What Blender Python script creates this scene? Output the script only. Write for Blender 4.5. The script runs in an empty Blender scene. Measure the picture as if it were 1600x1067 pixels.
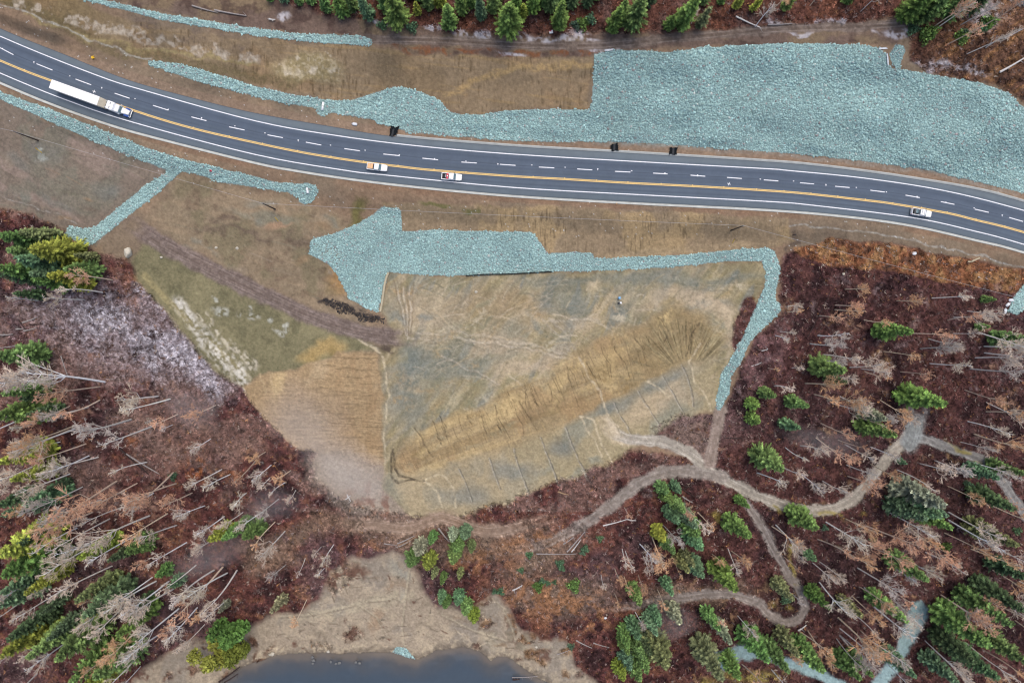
import bpy, bmesh, math, random
import numpy as np
from mathutils import Vector, Matrix

random.seed(7)
RNG = np.random.default_rng(7)
C = bpy.context.scene.collection
SC = bpy.context.scene

# ------------------------------------------------------------------ camera, light, exposure
H = 200.0            # flying height above the road
S = 5.4              # photo pixels per metre at road level
U0, V0 = 790.0, 490.0    # point straight below the camera, in photo pixels
cam_d = bpy.data.cameras.new('camera')
cam_d.sensor_width = 36.0
cam_d.lens = S * H / 1600.0 * 36.0
cam_d.shift_x = (800.0 - U0) / 1600.0
cam_d.shift_y = -(533.5 - V0) / 1600.0
cam_d.clip_start = 1.0
cam_d.clip_end = 20000.0
cam = bpy.data.objects.new('camera', cam_d); C.objects.link(cam)
cam.location = (0, 0, H)
SC.camera = cam
SC.render.resolution_x, SC.render.resolution_y = 1024, 682

SUN_EL, SUN_AZ = math.radians(70), math.radians(20)     # soft light from the north-north-east through cloud
w = bpy.data.worlds.new('World'); SC.world = w; w.use_nodes = True
nt = w.node_tree
sky = nt.nodes.new('ShaderNodeTexSky'); sky.sky_type = 'NISHITA'; sky.sun_disc = False
sky.sun_elevation = SUN_EL; sky.sun_rotation = SUN_AZ
sky.air_density = 1.0; sky.dust_density = 4.0; sky.ozone_density = 1.0
nt.links.new(sky.outputs[0], nt.nodes['Background'].inputs[0])
nt.nodes['Background'].inputs[1].default_value = 0.13
sd = bpy.data.lights.new('sun', 'SUN'); sd.energy = 1.0; sd.angle = math.radians(30); sd.color = (1.0, 0.95, 0.88)
sun = bpy.data.objects.new('sun', sd); C.objects.link(sun)
sun.rotation_euler = (math.pi/2 - SUN_EL, 0, math.pi - SUN_AZ)
SC.view_settings.view_transform = 'Standard'
SC.view_settings.look = 'None'
SC.view_settings.exposure = 0.66
SC.view_settings.gamma = 1.0
SC.cycles.filter_width = 1.25
SC.cycles.max_bounces = 4
SC.cycles.diffuse_bounces = 2
SC.cycles.volume_bounces = 3

# ------------------------------------------------------------------ small helpers
ALB = 0.80      # surface colour = linear picture colour * ALB
def lin(c):
    a = np.asarray(c, dtype=np.float64) / 255.0
    return np.where(a <= 0.04045, a / 12.92, ((a + 0.055) / 1.055) ** 2.4)
def alb(c):
    return lin(c) * ALB

def hash2(ix, iy, seed):
    n = (ix.astype(np.int64) * 374761393 + iy.astype(np.int64) * 668265263 + seed * 1442695041) & 0xFFFFFFFF
    n = ((n ^ (n >> 13)) * 1274126177) & 0xFFFFFFFF
    n = n ^ (n >> 16)
    return (n & 0xFFFF).astype(np.float32) / 65535.0
def vnoise(x, y, seed):
    ix = np.floor(x); iy = np.floor(y)
    fx = (x - ix).astype(np.float32); fy = (y - iy).astype(np.float32)
    fx = fx * fx * (3 - 2 * fx); fy = fy * fy * (3 - 2 * fy)
    ix = ix.astype(np.int64); iy = iy.astype(np.int64)
    a = hash2(ix, iy, seed); b = hash2(ix + 1, iy, seed)
    c = hash2(ix, iy + 1, seed); d = hash2(ix + 1, iy + 1, seed)
    return (a * (1 - fx) + b * fx) * (1 - fy) + (c * (1 - fx) + d * fx) * fy
def fbm(x, y, seed, octv=4, gain=0.5):
    t = np.zeros(np.shape(x), np.float32); amp = 1.0; tot = 0.0
    for o in range(octv):
        t += amp * vnoise(x, y, seed + o * 17); tot += amp
        x = x * 2.03 + 11.3; y = y * 2.03 + 5.7; amp *= gain
    return t / tot
def sstep(a, b, x):
    t = np.clip((x - a) / (b - a), 0, 1); return t * t * (3 - 2 * t)

def in_poly(u, v, pts):
    pts = np.asarray(pts, np.float64)
    out = np.zeros(u.shape, bool)
    sel = np.nonzero((u >= pts[:, 0].min()) & (u <= pts[:, 0].max()) & (v >= pts[:, 1].min()) & (v <= pts[:, 1].max()))[0]
    if len(sel) == 0: return out
    x = u[sel]; y = v[sel]; r = np.zeros(len(sel), bool)
    n = len(pts)
    for i in range(n):
        x1, y1 = pts[i]; x2, y2 = pts[(i + 1) % n]
        if y1 == y2: continue
        c = ((y1 > y) != (y2 > y)) & (x < (x2 - x1) * (y - y1) / (y2 - y1) + x1)
        r ^= c
    out[sel] = r
    return out
def line_d(u, v, pts, reach):
    """distance to a polyline, where nearer than reach (else reach)"""
    d = np.full(u.shape, reach, np.float32)
    for (x1, y1), (x2, y2) in zip(pts[:-1], pts[1:]):
        sel = np.nonzero((u > min(x1, x2) - reach) & (u < max(x1, x2) + reach) & (v > min(y1, y2) - reach) & (v < max(y1, y2) + reach))[0]
        if len(sel) == 0: continue
        dx, dy = x2 - x1, y2 - y1; L = dx * dx + dy * dy + 1e-9
        t = np.clip(((u[sel] - x1) * dx + (v[sel] - y1) * dy) / L, 0, 1)
        dd = np.hypot(u[sel] - x1 - t * dx, v[sel] - y1 - t * dy)
        d[sel] = np.minimum(d[sel], dd)
    return d
def poly_edge_d(u, v, pts, reach):
    return line_d(u, v, list(pts) + [pts[0]], reach)

def build(name, V, F, mat=None, col=None, parent=None, smooth=False, link=True):
    """a mesh object from numpy arrays; F is (n,k) or a list of (n,k) arrays"""
    V = np.asarray(V, np.float32)
    Fs = F if isinstance(F, list) else [F]
    Fs = [np.asarray(f, np.int32) for f in Fs if len(f)]
    me = bpy.data.meshes.new(name)
    me.vertices.add(len(V)); me.vertices.foreach_set('co', V.ravel())
    nl = sum(f.size for f in Fs); nf = sum(len(f) for f in Fs)
    me.loops.add(nl); me.loops.foreach_set('vertex_index', np.concatenate([f.ravel() for f in Fs]))
    me.polygons.add(nf)
    tot = np.concatenate([np.full(len(f), f.shape[1], np.int32) for f in Fs])
    st = np.concatenate([[0], np.cumsum(tot)[:-1]]).astype(np.int32)
    me.polygons.foreach_set('loop_start', st)
    if smooth: me.polygons.foreach_set('use_smooth', np.ones(nf, bool))
    me.update(calc_edges=True)
    if col is not None:
        a = me.color_attributes.new('col', 'FLOAT_COLOR', 'POINT')
        c4 = np.ones((len(V), 4), np.float32); c4[:, :3] = col
        a.data.foreach_set('color', c4.ravel())
    if mat: me.materials.append(mat)
    if not link: return me
    return place(name, me, parent)
def place(name, me, parent=None, loc=None, rotz=None):
    o = bpy.data.objects.new(name, me); C.objects.link(o)
    if parent: o.parent = parent
    if loc is not None: o.location = loc
    if rotz is not None: o.rotation_euler = (0, 0, rotz)
    return o
def thing(name, label, cat, loc=(0, 0, 0), rotz=0.0, group=None):
    o = bpy.data.objects.new(name, None); C.objects.link(o)
    o.location = loc; o.rotation_euler = (0, 0, rotz); o.empty_display_size = 0.5
    return tag(o, label, cat, group)
def tag(o, label, cat=None, group=None, kind=None):
    if label: o['label'] = label
    if cat: o['category'] = cat
    if group: o['group'] = group
    if kind: o['kind'] = kind
    return o

# ------------------------------------------------------------------ materials
def mat_base(name, rough=0.85, spec=0.25):
    m = bpy.data.materials.new(name); m.use_nodes = True
    b = m.node_tree.nodes['Principled BSDF']
    b.inputs['Roughness'].default_value = rough
    b.inputs['Specular IOR Level'].default_value = spec
    return m, m.node_tree, b
def mat_flat(name, rgb, rough=0.6, spec=0.4, metal=0.0, var=0.08, scale=6.0):
    """plain painted surface with a little noise in its colour"""
    m, t, b = mat_base(name, rough, spec)
    b.inputs['Metallic'].default_value = metal
    n = t.nodes.new('ShaderNodeTexNoise'); n.inputs['Scale'].default_value = scale; n.inputs['Detail'].default_value = 4
    tc = t.nodes.new('ShaderNodeTexCoord'); t.links.new(tc.outputs['Object'], n.inputs['Vector'])
    r = t.nodes.new('ShaderNodeMapRange'); r.inputs['To Min'].default_value = 1 - var; r.inputs['To Max'].default_value = 1 + var
    t.links.new(n.outputs['Fac'], r.inputs['Value'])
    mx = t.nodes.new('ShaderNodeMix'); mx.data_type = 'RGBA'; mx.blend_type = 'MULTIPLY'; mx.inputs['Factor'].default_value = 1
    mx.inputs['A'].default_value = (*rgb, 1)
    t.links.new(r.outputs['Result'], mx.inputs['B'])
    t.links.new(mx.outputs['Result'], b.inputs['Base Color'])
    return m
def mat_attr(name, rough=0.9, spec=0.2, var=0.25, scale=2.5, bump=0.0, bscale=3.0, objcol=False, sheen=False):
    """colour from the mesh's own 'col' attribute (times the object's colour), broken up by noise"""
    m, t, b = mat_base(name, rough, spec)
    a = t.nodes.new('ShaderNodeAttribute'); a.attribute_name = 'col'
    out = a.outputs['Color']
    if objcol:
        oi = t.nodes.new('ShaderNodeObjectInfo')
        mx = t.nodes.new('ShaderNodeMix'); mx.data_type = 'RGBA'; mx.blend_type = 'MULTIPLY'; mx.inputs['Factor'].default_value = 1
        t.links.new(out, mx.inputs['A']); t.links.new(oi.outputs['Color'], mx.inputs['B']); out = mx.outputs['Result']
    tc = t.nodes.new('ShaderNodeTexCoord')
    if var > 0:
        n = t.nodes.new('ShaderNodeTexNoise'); n.inputs['Scale'].default_value = scale; n.inputs['Detail'].default_value = 6; n.inputs['Roughness'].default_value = 0.7
        t.links.new(tc.outputs['Object'], n.inputs['Vector'])
        r = t.nodes.new('ShaderNodeMapRange'); r.inputs['From Min'].default_value = 0.25; r.inputs['From Max'].default_value = 0.75
        r.inputs['To Min'].default_value = 1 - var; r.inputs['To Max'].default_value = 1 + var
        t.links.new(n.outputs['Fac'], r.inputs['Value'])
        mx = t.nodes.new('ShaderNodeMix'); mx.data_type = 'RGBA'; mx.blend_type = 'MULTIPLY'; mx.inputs['Factor'].default_value = 1
        t.links.new(out, mx.inputs['A']); t.links.new(r.outputs['Result'], mx.inputs['B']); out = mx.outputs['Result']
    t.links.new(out, b.inputs['Base Color'])
    if bump > 0:
        n2 = t.nodes.new('ShaderNodeTexNoise'); n2.inputs['Scale'].default_value = bscale; n2.inputs['Detail'].default_value = 8; n2.inputs['Roughness'].default_value = 0.75
        t.links.new(tc.outputs['Object'], n2.inputs['Vector'])
        bp = t.nodes.new('ShaderNodeBump'); bp.inputs['Strength'].default_value = bump; bp.inputs['Distance'].default_value = 0.4
        t.links.new(n2.outputs['Fac'], bp.inputs['Height']); t.links.new(bp.outputs['Normal'], b.inputs['Normal'])
    return m

M_ground = mat_attr('soil', 0.95, 0.1, 0.30, 1.1, 0.55, 1.3)
M_rock = mat_attr('blasted_rock', 0.8, 0.3, 0.12, 4.0)
M_scrub = mat_attr('scrub_twigs', 0.95, 0.05, 0.0)
M_asphalt = mat_attr('asphalt', 0.75, 0.25, 0.10, 0.35, 0.15, 8.0)
M_needles = mat_attr('needles', 0.85, 0.15, 0.12, 1.5, objcol=True)
M_bark = mat_attr('bark', 0.9, 0.1, 0.25, 3.0, objcol=True)
M_twig = mat_attr('twigs', 0.9, 0.1, 0.0, objcol=True)
M_log = mat_attr('dead_wood', 0.9, 0.1, 0.3, 4.0, objcol=True)
M_water = mat_attr('pond_water', 0.12, 0.5, 0.10, 0.12, 0.05, 1.5)
M_whiteline = mat_flat('white_road_paint', (0.74, 0.74, 0.76), 0.7, 0.3, 0, 0.18, 1.5)
M_yellowline = mat_flat('yellow_road_paint', (0.70, 0.47, 0.16), 0.7, 0.3, 0, 0.18, 1.5)
M_conc = mat_flat('concrete', (0.42, 0.43, 0.40), 0.9, 0.2, 0, 0.3, 0.6)
M_white = mat_flat('white_paint', (0.80, 0.80, 0.80), 0.35, 0.5, 0, 0.03)
M_tarp = mat_flat('white_trailer_skin', (0.82, 0.80, 0.78), 0.5, 0.4, 0, 0.05, 0.8)
M_dirty = mat_flat('grimy_panel', (0.48, 0.43, 0.33), 0.7, 0.3, 0, 0.3, 1.2)
M_blue = mat_flat('blue_paint', (0.02, 0.07, 0.28), 0.35, 0.5)
M_glass = mat_flat('dark_glass', (0.10, 0.16, 0.18), 0.08, 0.6, 0, 0.02)
M_black = mat_flat('black_plastic', (0.012, 0.012, 0.014), 0.7, 0.3, 0, 0.3, 3)
M_tyre = mat_flat('rubber', (0.02, 0.02, 0.02), 0.85, 0.2)
M_chrome = mat_flat('chrome', (0.6, 0.62, 0.63), 0.25, 0.5, 0.8)
M_steel = mat_flat('grey_steel', (0.25, 0.26, 0.27), 0.5, 0.5, 0.4)
M_orange = mat_flat('pale_orange_crate', (0.70, 0.40, 0.20), 0.7, 0.3)
M_red = mat_flat('red_paint', (0.55, 0.03, 0.07), 0.5, 0.4)
M_yellow = mat_flat('yellow_plastic', (0.80, 0.50, 0.02), 0.5, 0.4)
M_barrel = mat_flat('blue_plastic', (0.05, 0.16, 0.34), 0.5, 0.4)
M_wood = mat_flat('weathered_pole', (0.06, 0.045, 0.04), 0.9, 0.2, 0, 0.3, 4)
M_wire = mat_flat('aluminium_wire', (0.40, 0.40, 0.40), 0.6, 0.3, 0.2)
M_straw = mat_flat('straw', (0.42, 0.36, 0.25), 0.95, 0.1, 0, 0.3, 3)
M_sheet = mat_flat('white_fabric', (0.58, 0.60, 0.62), 0.8, 0.2, 0, 0.08, 2)
M_fabric = mat_flat('black_fabric', (0.008, 0.010, 0.012), 0.9, 0.1, 0, 0.4, 1.5)
M_wet = mat_flat('wet_rock', (0.13, 0.13, 0.125), 0.6, 0.4, 0, 0.3, 1.5)
M_boulder = mat_flat('pale_boulder', (0.46, 0.42, 0.34), 0.9, 0.2, 0, 0.35, 0.9)

# ------------------------------------------------------------------ where things lie (photo pixels)
YEL = [(-700,-300),(-400,-110),(-200,5),(0,95),(92.5,131),(212,174),(302,201),(400,223.5),(465,237),(517,246),(572,254),(625,260.5),(675,266),(800,275.5),(882,280),(981,286),(1082,291),(1200,298),(1267,303.5),(1352,313),(1395,318.5),(1480,333),(1525,344),(1600,363),(1800,424),(2000,500),(2300,640)]
WUP = [(-700,-350),(-400,-155),(-200,-35),(0,57),(150,117.5),(230,143),(400,189.5),(525,212),(650,228),(800,241),(1000,253),(1200,264),(1230,266.5),(1350,278.5),(1475,298),(1600,329),(1800,388),(2000,462),(2300,600)]
WLO = [(-700,-278),(-400,-88),(-200,26),(0,114.5),(110,159),(210,192),(400,242),(540,266.5),(600,273.5),(800,293),(1000,304.5),(1200,315),(1275,321.5),(1425,340),(1522,361),(1600,382),(1800,444),(2000,521),(2300,662)]
AUP = [(-700,-365),(-400,-169),(-200,-48),(0,44.5),(100,85),(200,125),(300,153),(400,177),(525,199),(617,213.5),(800,229),(975,239),(1200,253),(1275,259.5),(1345,268),(1425,279.5),(1525,296.5),(1600,316),(1800,375),(2000,449),(2300,586)]
KLO = [(-700,-264),(-400,-73),(-200,40),(0,128),(87,164),(175,195),(250,216),(400,253.5),(465,266),(550,279),(650,291),(800,305),(975,315.5),(1200,327),(1325,337.5),(1425,351.5),(1525,374),(1600,393),(1800,456),(2000,534),(2300,676)]
def interp(line, u):
    a = np.asarray(line); return np.interp(u, a[:, 0], a[:, 1])
def smooth_line(pts, n=6):
    """Catmull-Rom through pts"""
    P = np.asarray(pts, np.float64); out = []
    for i in range(len(P) - 1):
        p0 = P[max(i - 1, 0)]; p1 = P[i]; p2 = P[i + 1]; p3 = P[min(i + 2, len(P) - 1)]
        for k in range(n):
            t = k / n
            out.append(0.5 * ((2 * p1) + (-p0 + p2) * t + (2 * p0 - 5 * p1 + 4 * p2 - p3) * t * t + (-p0 + 3 * p1 - 3 * p2 + p3) * t ** 3))
    out.append(P[-1]); return [tuple(p) for p in out]
YEL, WUP, WLO, AUP, KLO = [smooth_line(l, 5) for l in (YEL, WUP, WLO, AUP, KLO)]

HC = np.array([  # ground heights at known places: (u, v, metres)
(0,-40,7),(-300,-300,14),(0,20,2),(100,25,6),(120,65,-.5),(250,28,7),(235,98,-1),(400,50,7.5),(400,140,-1),(430,110,3.5),(500,64,8),(510,165,-1),(580,64,8.5),(600,120,4),(600,170,.5),(620,205,-.6),(700,85,9.5),(700,205,-.5),(700,150,3.5),(800,85,10),(800,210,-.5),(800,150,4),(929,80,11),(925,215,-.4),(925,150,5),
(1050,78,12),(1050,224,-.3),(1050,150,6),(1200,68,12),(1200,235,-.2),(1200,150,6),(1350,70,11.5),(1350,248,-.2),(1350,160,6),(1500,120,10),(1500,280,-.2),(1500,200,5),(1595,170,8),(1600,300,-.3),(600,20,12),(800,20,14),(1000,20,15),(1200,20,15),(1400,30,14),(1560,40,13),(1600,100,11),(800,-200,22),(1300,-200,22),(1700,-100,18),(300,-150,15),
(0,150,-1),(100,250,-3),(0,330,-4.5),(200,370,-4.5),(400,300,-2),(300,400,-5.5),(480,300,-2),(560,350,-3),(620,330,-2.5),(560,480,-8),(620,425,-7),(800,425,-8),(800,365,-4),(800,325,-1.5),(1000,418,-7),(1000,345,-1.5),(1200,405,-5),(1200,352,-2),(1400,385,-2),(1600,430,-3),(1800,500,-3),
(620,520,-8.5),(700,470,-8.5),(900,480,-8.5),(1100,470,-8),(800,570,-9),(1150,500,-8),(620,745,-15),(800,700,-15),(907,655,-14),(1015,595,-13),(1075,570,-12),(640,685,-10.5),(750,640,-10),(857,594,-9.5),(940,541,-9),(1030,492,-8.5),(700,780,-16),(850,730,-16),(1000,640,-14),(1100,650,-13),
(590,551,-9),(517,559,-9),(447,579,-8.5),(400,640,-12),(470,700,-15),(600,720,-15),(300,430,-6),(500,530,-8.5),(370,560,-9),(250,450,-7),(0,500,-7),(100,500,-7.5),(200,600,-10),(0,700,-10),(300,750,-14),(100,900,-14),(200,1050,-18),(400,900,-17),(450,800,-16),(-300,600,-6),(-300,1000,-10),(0,1200,-15),
(500,950,-18),(700,950,-18.5),(600,1000,-19.6),(450,1000,-19.5),(720,1000,-19.7),(780,1010,-19.6),(1150,700,-13),(1250,500,-7),(1400,600,-8),(1600,600,-6),(1300,790,-12),(1500,750,-9),(1600,900,-10),(1200,950,-15),(1000,850,-16),(1000,1000,-18),(1300,1050,-16),(1600,1100,-13),(880,1060,-19.4),(850,1000,-19),(1900,800,-5),(1200,1300,-17),(600,1300,-20),(1700,1300,-12)], np.float64)
def height(u, v):
    u = np.asarray(u, np.float64); v = np.asarray(v, np.float64)
    num = np.zeros(u.shape); den = np.zeros(u.shape)
    for a, b, z in HC:
        q = 1.0 / ((u - a) ** 2 + (v - b) ** 2 + 2600.0) ** 1.9
        num += q * z; den += q
    z = num / den
    d = v - interp(YEL, u)
    n = np.where(d < 0, sstep(53, 78, -d), sstep(38, 84, d))
    return z * n - 0.02 * (1 - n)
def W(u, v, z=None, dz=0.0):
    """world point on the ground under photo pixel (u, v)"""
    if z is None: z = height(u, v)
    z = np.asarray(z) + dz
    k = (1 - z / H) / S
    return np.stack([(np.asarray(u) - U0) * k, -(np.asarray(v) - V0) * k, z + 0 * np.asarray(u)], -1)
def W1(u, v, dz=0.0):
    p = W(np.array([float(u)]), np.array([float(v)]), None, dz)[0]
    return Vector((float(p[0]), float(p[1]), float(p[2])))

RIP = {
 'upper_strip': [(129,0),(60,-45),(100,-40),(160,0),(250,21),(400,45.5),(475,54),(562,56),(581,62),(579,70),(525,69),(432,60),(400,55.5),(300,39),(250,31),(187,14)],
 'north_slope': [(232,95),(275,99),(350,120),(400,135.5),(462,149),(512,157),(547,158),(580,147),(617,136),(632,137),(660,145),(687,157),(702,175),(725,180),(757,179),(790,173),(850,171),(922,172.5),(925,162),(929,85),(960,78),(1005,80),(1045,82),(1100,75),(1200,69),(1275,69),(1350,71),(1372,75),(1385,86),(1388,100),(1395,108),(1412,109),(1450,116),(1532,130),(1575,145),(1592,162),(1600,172),(1680,230),(1760,330),(1700,335),(1592,300),(1450,265),(1350,252),(1275,243),(1200,237),(1050,226),(975,222),(925,221),(867,222.5),(800,220),(700,212.5),(637,207),(622,201),(600,195),(582,187),(515,175.5),(510,179),(502,182),(495,177),(494,169),(437,160),(400,151),(387,147.5),(300,125),(257,109),(234,102)],
 'small_mound': [(1390,84),(1400,69),(1412,72),(1415,80),(1408,93),(1407,105),(1400,107),(1391,93)],
 'ditch_strip': [(-160,80),(-80,110),(0,144),(82,172.5),(162,205),(225,230),(275,246),(350,265),(400,276.5),(435,286),(462,288),(480,286),(492,290),(496,298),(491,312),(477,320),(467,315),(466,308),(450,301),(400,293),(350,286),(300,270),(284,268),(240,307),(207,332),(160,370),(140,383),(120,377),(100,367),(110,353),(132,358),(150,354.5),(170,337),(225,292),(262,270),(258,265),(200,242),(150,222),(100,200),(50,177),(0,155),(-80,122),(-165,90)],
 'central_slope': [(485,377),(491,372),(517,367),(560,349.5),(582,336),(597,323),(622,326),(627,332),(628,362),(675,359.5),(800,363),(830,362.5),(840,374),(856,396),(900,394),(926,396),(929,404),(950,404),(1075,398),(1162,389),(1200,387.5),(1210,392),(1216,407),(1219,422),(1214,447),(1208,467),(1219,474),(1219,487),(1205,499),(1172,534),(1157,566),(1142,589),(1140,614),(1130,631),(1125,641),(1119,640),(1120,619),(1127,586),(1145,556),(1158,532),(1180,482),(1195,447),(1197,427),(1190,408),(1137,408),(1050,417),(930,423),(850,424.5),(800,428),(700,431),(637,428),(607,425),(602,433),(595,467),(591,487),(570,479.5),(545,467),(540,452),(522,422),(512,412),(495,403),(484,398)],
 'roadside_strip': [(1640,405),(1600,444),(1582,467),(1575,487),(1590,492),(1600,484),(1680,440)],
 'pond_heap': [(614,1017),(620,1010),(635,1012),(650,1032),(640,1035),(625,1027)],
}
GRIT = [[(1114,1022),(1135,1016),(1157,1004),(1177,1003),(1192,1012),(1235,1027),(1275,1039),(1322,1066),(1350,1090),(1310,1090),(1287,1066),(1237,1045),(1200,1031),(1162,1026),(1145,1035),(1135,1046),(1122,1045)],
        [(1421,960),(1426,942),(1440,940),(1450,952),(1447,966),(1427,1000),(1415,1025),(1392,1064),(1380,1090),(1345,1090),(1362,1065),(1385,1040),(1400,1017),(1410,985)]]
POND = [(300,1110),(342,1066),(375,1041),(400,1036),(432,1021),(490,1020),(550,1021),(585,1017),(612,1021),(650,1031),(682,1017),(720,1010),(750,1017),(768,1031),(776,1024),(800,1028),(815,1042),(845,1060),(880,1080),(950,1130),(1000,1200),(900,1320),(400,1320),(280,1200)]
WOODL = [(-900,180),(-200,280),(0,328),(50,337),(100,362),(140,390),(175,400),(203,412),(215,440),(245,470),(285,520),(340,580),(378,606),(400,636),(437,674),(470,701),(495,706),(488,725),(500,750),(525,775),(580,792),(640,803),(700,808),(760,792),(840,762),(900,741),(960,716),(985,704),(1030,708),(1075,720),(1110,735),(1118,700),(1105,655),(1020,668),(1060,648),(1110,650),(1128,655),(1142,616),(1160,570),(1180,530),(1222,490),(1222,470),(1217,430),(1225,400),(1255,386),(1300,377),(1400,384),(1500,402),(1600,422),(1800,480),(2600,800),(2600,2600),(-900,2600)]
TREFOIL = [(1150,500),(1160,470),(1178,462),(1184,480),(1160,530),(1150,555),(1143,540)]
BEACH = [(200,1075),(237,1035),(275,1015),(307,997),(335,1000),(375,987),(400,975),(437,960),(475,958),(500,935),(507,918),(520,892),(550,868),(575,873),(612,865),(636,873),(650,900),(662,925),(680,945),(715,952),(737,958),(760,938),(772,930),(790,945),(800,962),(812,985),(850,1000),(870,995),(885,1005),(900,1040),(930,1060),(960,1120),(1000,1300),(200,1300)]
FOREST_N = [(420,-5),(470,12),(550,28),(610,36),(700,50),(850,55),(950,52),(1050,50),(1200,40),(1330,38),(1420,25),(1425,60),(1420,95),(1450,112),(1540,128),(1590,150),(1620,180),(1700,230),(2600,600),(2600,-2600),(-900,-2600),(-300,-250)]
NSLOPE = [(380,62),(580,72),(640,84),(760,88),(926,90),(921,172),(850,170),(790,172),(757,178),(725,179),(702,174),(687,156),(660,144),(632,136),(617,135),(580,146),(547,157),(512,156),(400,133),(350,118),(275,97),(235,93),(120,52),(0,0),(-60,-60),(60,-20),(200,35)]
STRI = [(612,708),(630,680),(670,660),(715,648),(750,634),(800,612),(830,604),(857,588),(887,566),(937,536),(975,514),(1030,488),(1062,482),(1102,500),(1124,532),(1108,556),(1080,574),(1050,584),(1015,606),(975,634),(940,650),(907,668),(882,684),(845,700),(800,714),(750,728),(700,744),(662,756),(625,748),(611,726)]
WSLOPE = [(400,590),(447,579),(517,559),(550,549),(592,551),(598,609),(597,729),(545,705),(495,704),(470,701),(437,674),(400,636),(378,606)]
OLIVE = [(205,412),(240,372),(300,410),(400,463),(470,495),(560,528),(597,547),(550,549),(517,559),(447,579),(400,590),(378,606),(340,580),(285,520),(245,470),(215,440)]
BENCH = [(606,428),(700,432),(850,426),(930,424),(1050,418),(1137,409),(1190,409),(1197,430),(1180,480),(1150,540),(1118,640),(1060,650),(1000,690),(960,716),(900,741),(840,762),(760,792),(700,808),(640,803),(600,760),(597,545),(620,520),(598,487)]
TRACKS = [  # (polyline, half width px, sRGB, softness)
 ([(205,352),(250,380),(300,406),(400,455),(480,492),(560,518),(640,530)], 13, (116,101,93), 8),
 ([(955,672),(985,685),(1040,691),(1080,712),(1110,736),(1160,764),(1200,781),(1250,796),(1290,797),(1330,782),(1360,750),(1390,712),(1410,692),(1432,672)], 9, (160,152,138), 5),
 ([(1415,690),(1430,682),(1470,696),(1530,718),(1560,743),(1585,778),(1610,815)], 8, (130,128,124), 4),
 ([(1424,692),(1430,668),(1434,640)], 14, (128,132,130), 12),
 ([(1127,640),(1118,680),(1110,722)], 9, (142,126,114), 6),
 ([(1130,745),(1060,736),(1010,749),(970,778),(930,806),(880,838),(820,858),(760,862)], 9, (142,132,122), 7),
 ([(1165,785),(1190,822),(1210,860),(1235,900),(1256,940),(1252,962),(1228,972),(1200,958),(1180,940),(1130,928),(1060,935),(990,945),(920,950)], 7, (134,124,116), 6),
 ([(560,62),(640,62),(700,64),(800,70),(900,72),(980,68),(1100,56),(1220,46),(1350,42),(1430,36)], 7, (112,98,88), 5),
 ([(520,835),(570,820),(640,826),(690,808),(760,830),(840,815),(900,805)], 10, (144,122,104), 14),
]

# ------------------------------------------------------------------ the ground sheet
def axis(lo, hi, step, mlo, mhi):
    a = np.arange(lo, hi + step, step)
    left = np.arange(lo - step * 3, lo - mlo, -step * 3)[::-1]; right = np.arange(a[-1] + step * 3, hi + mhi, step * 3)
    far = 40 * (1.35 ** np.arange(1, 24)); far = np.cumsum(far)
    return np.concatenate([(left[0] - far)[::-1], left, a, right, right[-1] + far])
us = axis(-20, 1620, 1.3, 230, 230); vs = axis(-15, 1082, 1.3, 180, 260)
NU, NV = len(us), len(vs)
UU, VV = np.meshgrid(us, vs); u = UU.ravel(); v = VV.ravel()
# heights on a coarse grid then up-sampled
cu = us[::6] if (NU - 1) % 6 == 0 else np.append(us[::6], us[-1]); cv = vs[::6] if (NV - 1) % 6 == 0 else np.append(vs[::6], vs[-1])
CU, CV = np.meshgrid(cu, cv)
num = np.zeros(CU.shape); den = np.zeros(CU.shape)
for a, b, zz in HC:
    q = 1.0 / ((CU - a) ** 2 + (CV - b) ** 2 + 2600.0) ** 1.9; num += q * zz; den += q
cz = num / den
iu = np.clip(np.searchsorted(cu, us) - 1, 0, len(cu) - 2); fu = (us - cu[iu]) / (cu[iu + 1] - cu[iu])
iv = np.clip(np.searchsorted(cv, vs) - 1, 0, len(cv) - 2); fv = (vs - cv[iv]) / (cv[iv + 1] - cv[iv])
r0 = cz[iv][:, iu] * (1 - fu) + cz[iv][:, iu + 1] * fu; r1 = cz[iv + 1][:, iu] * (1 - fu) + cz[iv + 1][:, iu + 1] * fu
z = (r0 * (1 - fv[:, None]) + r1 * fv[:, None]).ravel()
dr = v - interp(YEL, u)
nrd = np.where(dr < 0, sstep(53, 78, -dr), sstep(38, 84, dr))
z = z * nrd - 0.02 * (1 - nrd)

wu = u + 7 * (fbm(u / 22, v / 22, 1, 4) - .5) * 2; wv = v + 7 * (fbm(u / 22, v / 22, 2, 4) - .5) * 2        # ragged edges
wu2 = u + 22 * (fbm(u / 50, v / 50, 3, 5) - .5) * 2; wv2 = v + 22 * (fbm(u / 50, v / 50, 4, 5) - .5) * 2
nA = fbm(u / 130, v / 130, 10, 4); nB = fbm(u / 45, v / 45, 11, 4); nC = fbm(u / 14, v / 14, 12, 4); nD = fbm(u / 4.5, v / 4.5, 13, 3); nE = vnoise(u / 1.5, v / 1.5, 14)
col = np.empty((len(u), 3), np.float32); col[:] = alb((138,116,95))
def mix(mask, rgb, k=1.0):
    m = (np.asarray(mask, np.float32) * k)[:, None]
    c = np.asarray(rgb, float); y = c @ np.array([.3, .59, .11]); c = (y + .93 * (c - y)) * 1.02
    col[:] = col * (1 - m) + alb(c).astype(np.float32) * m
def band(n, lo, hi): return sstep(lo, hi, n)
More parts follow.
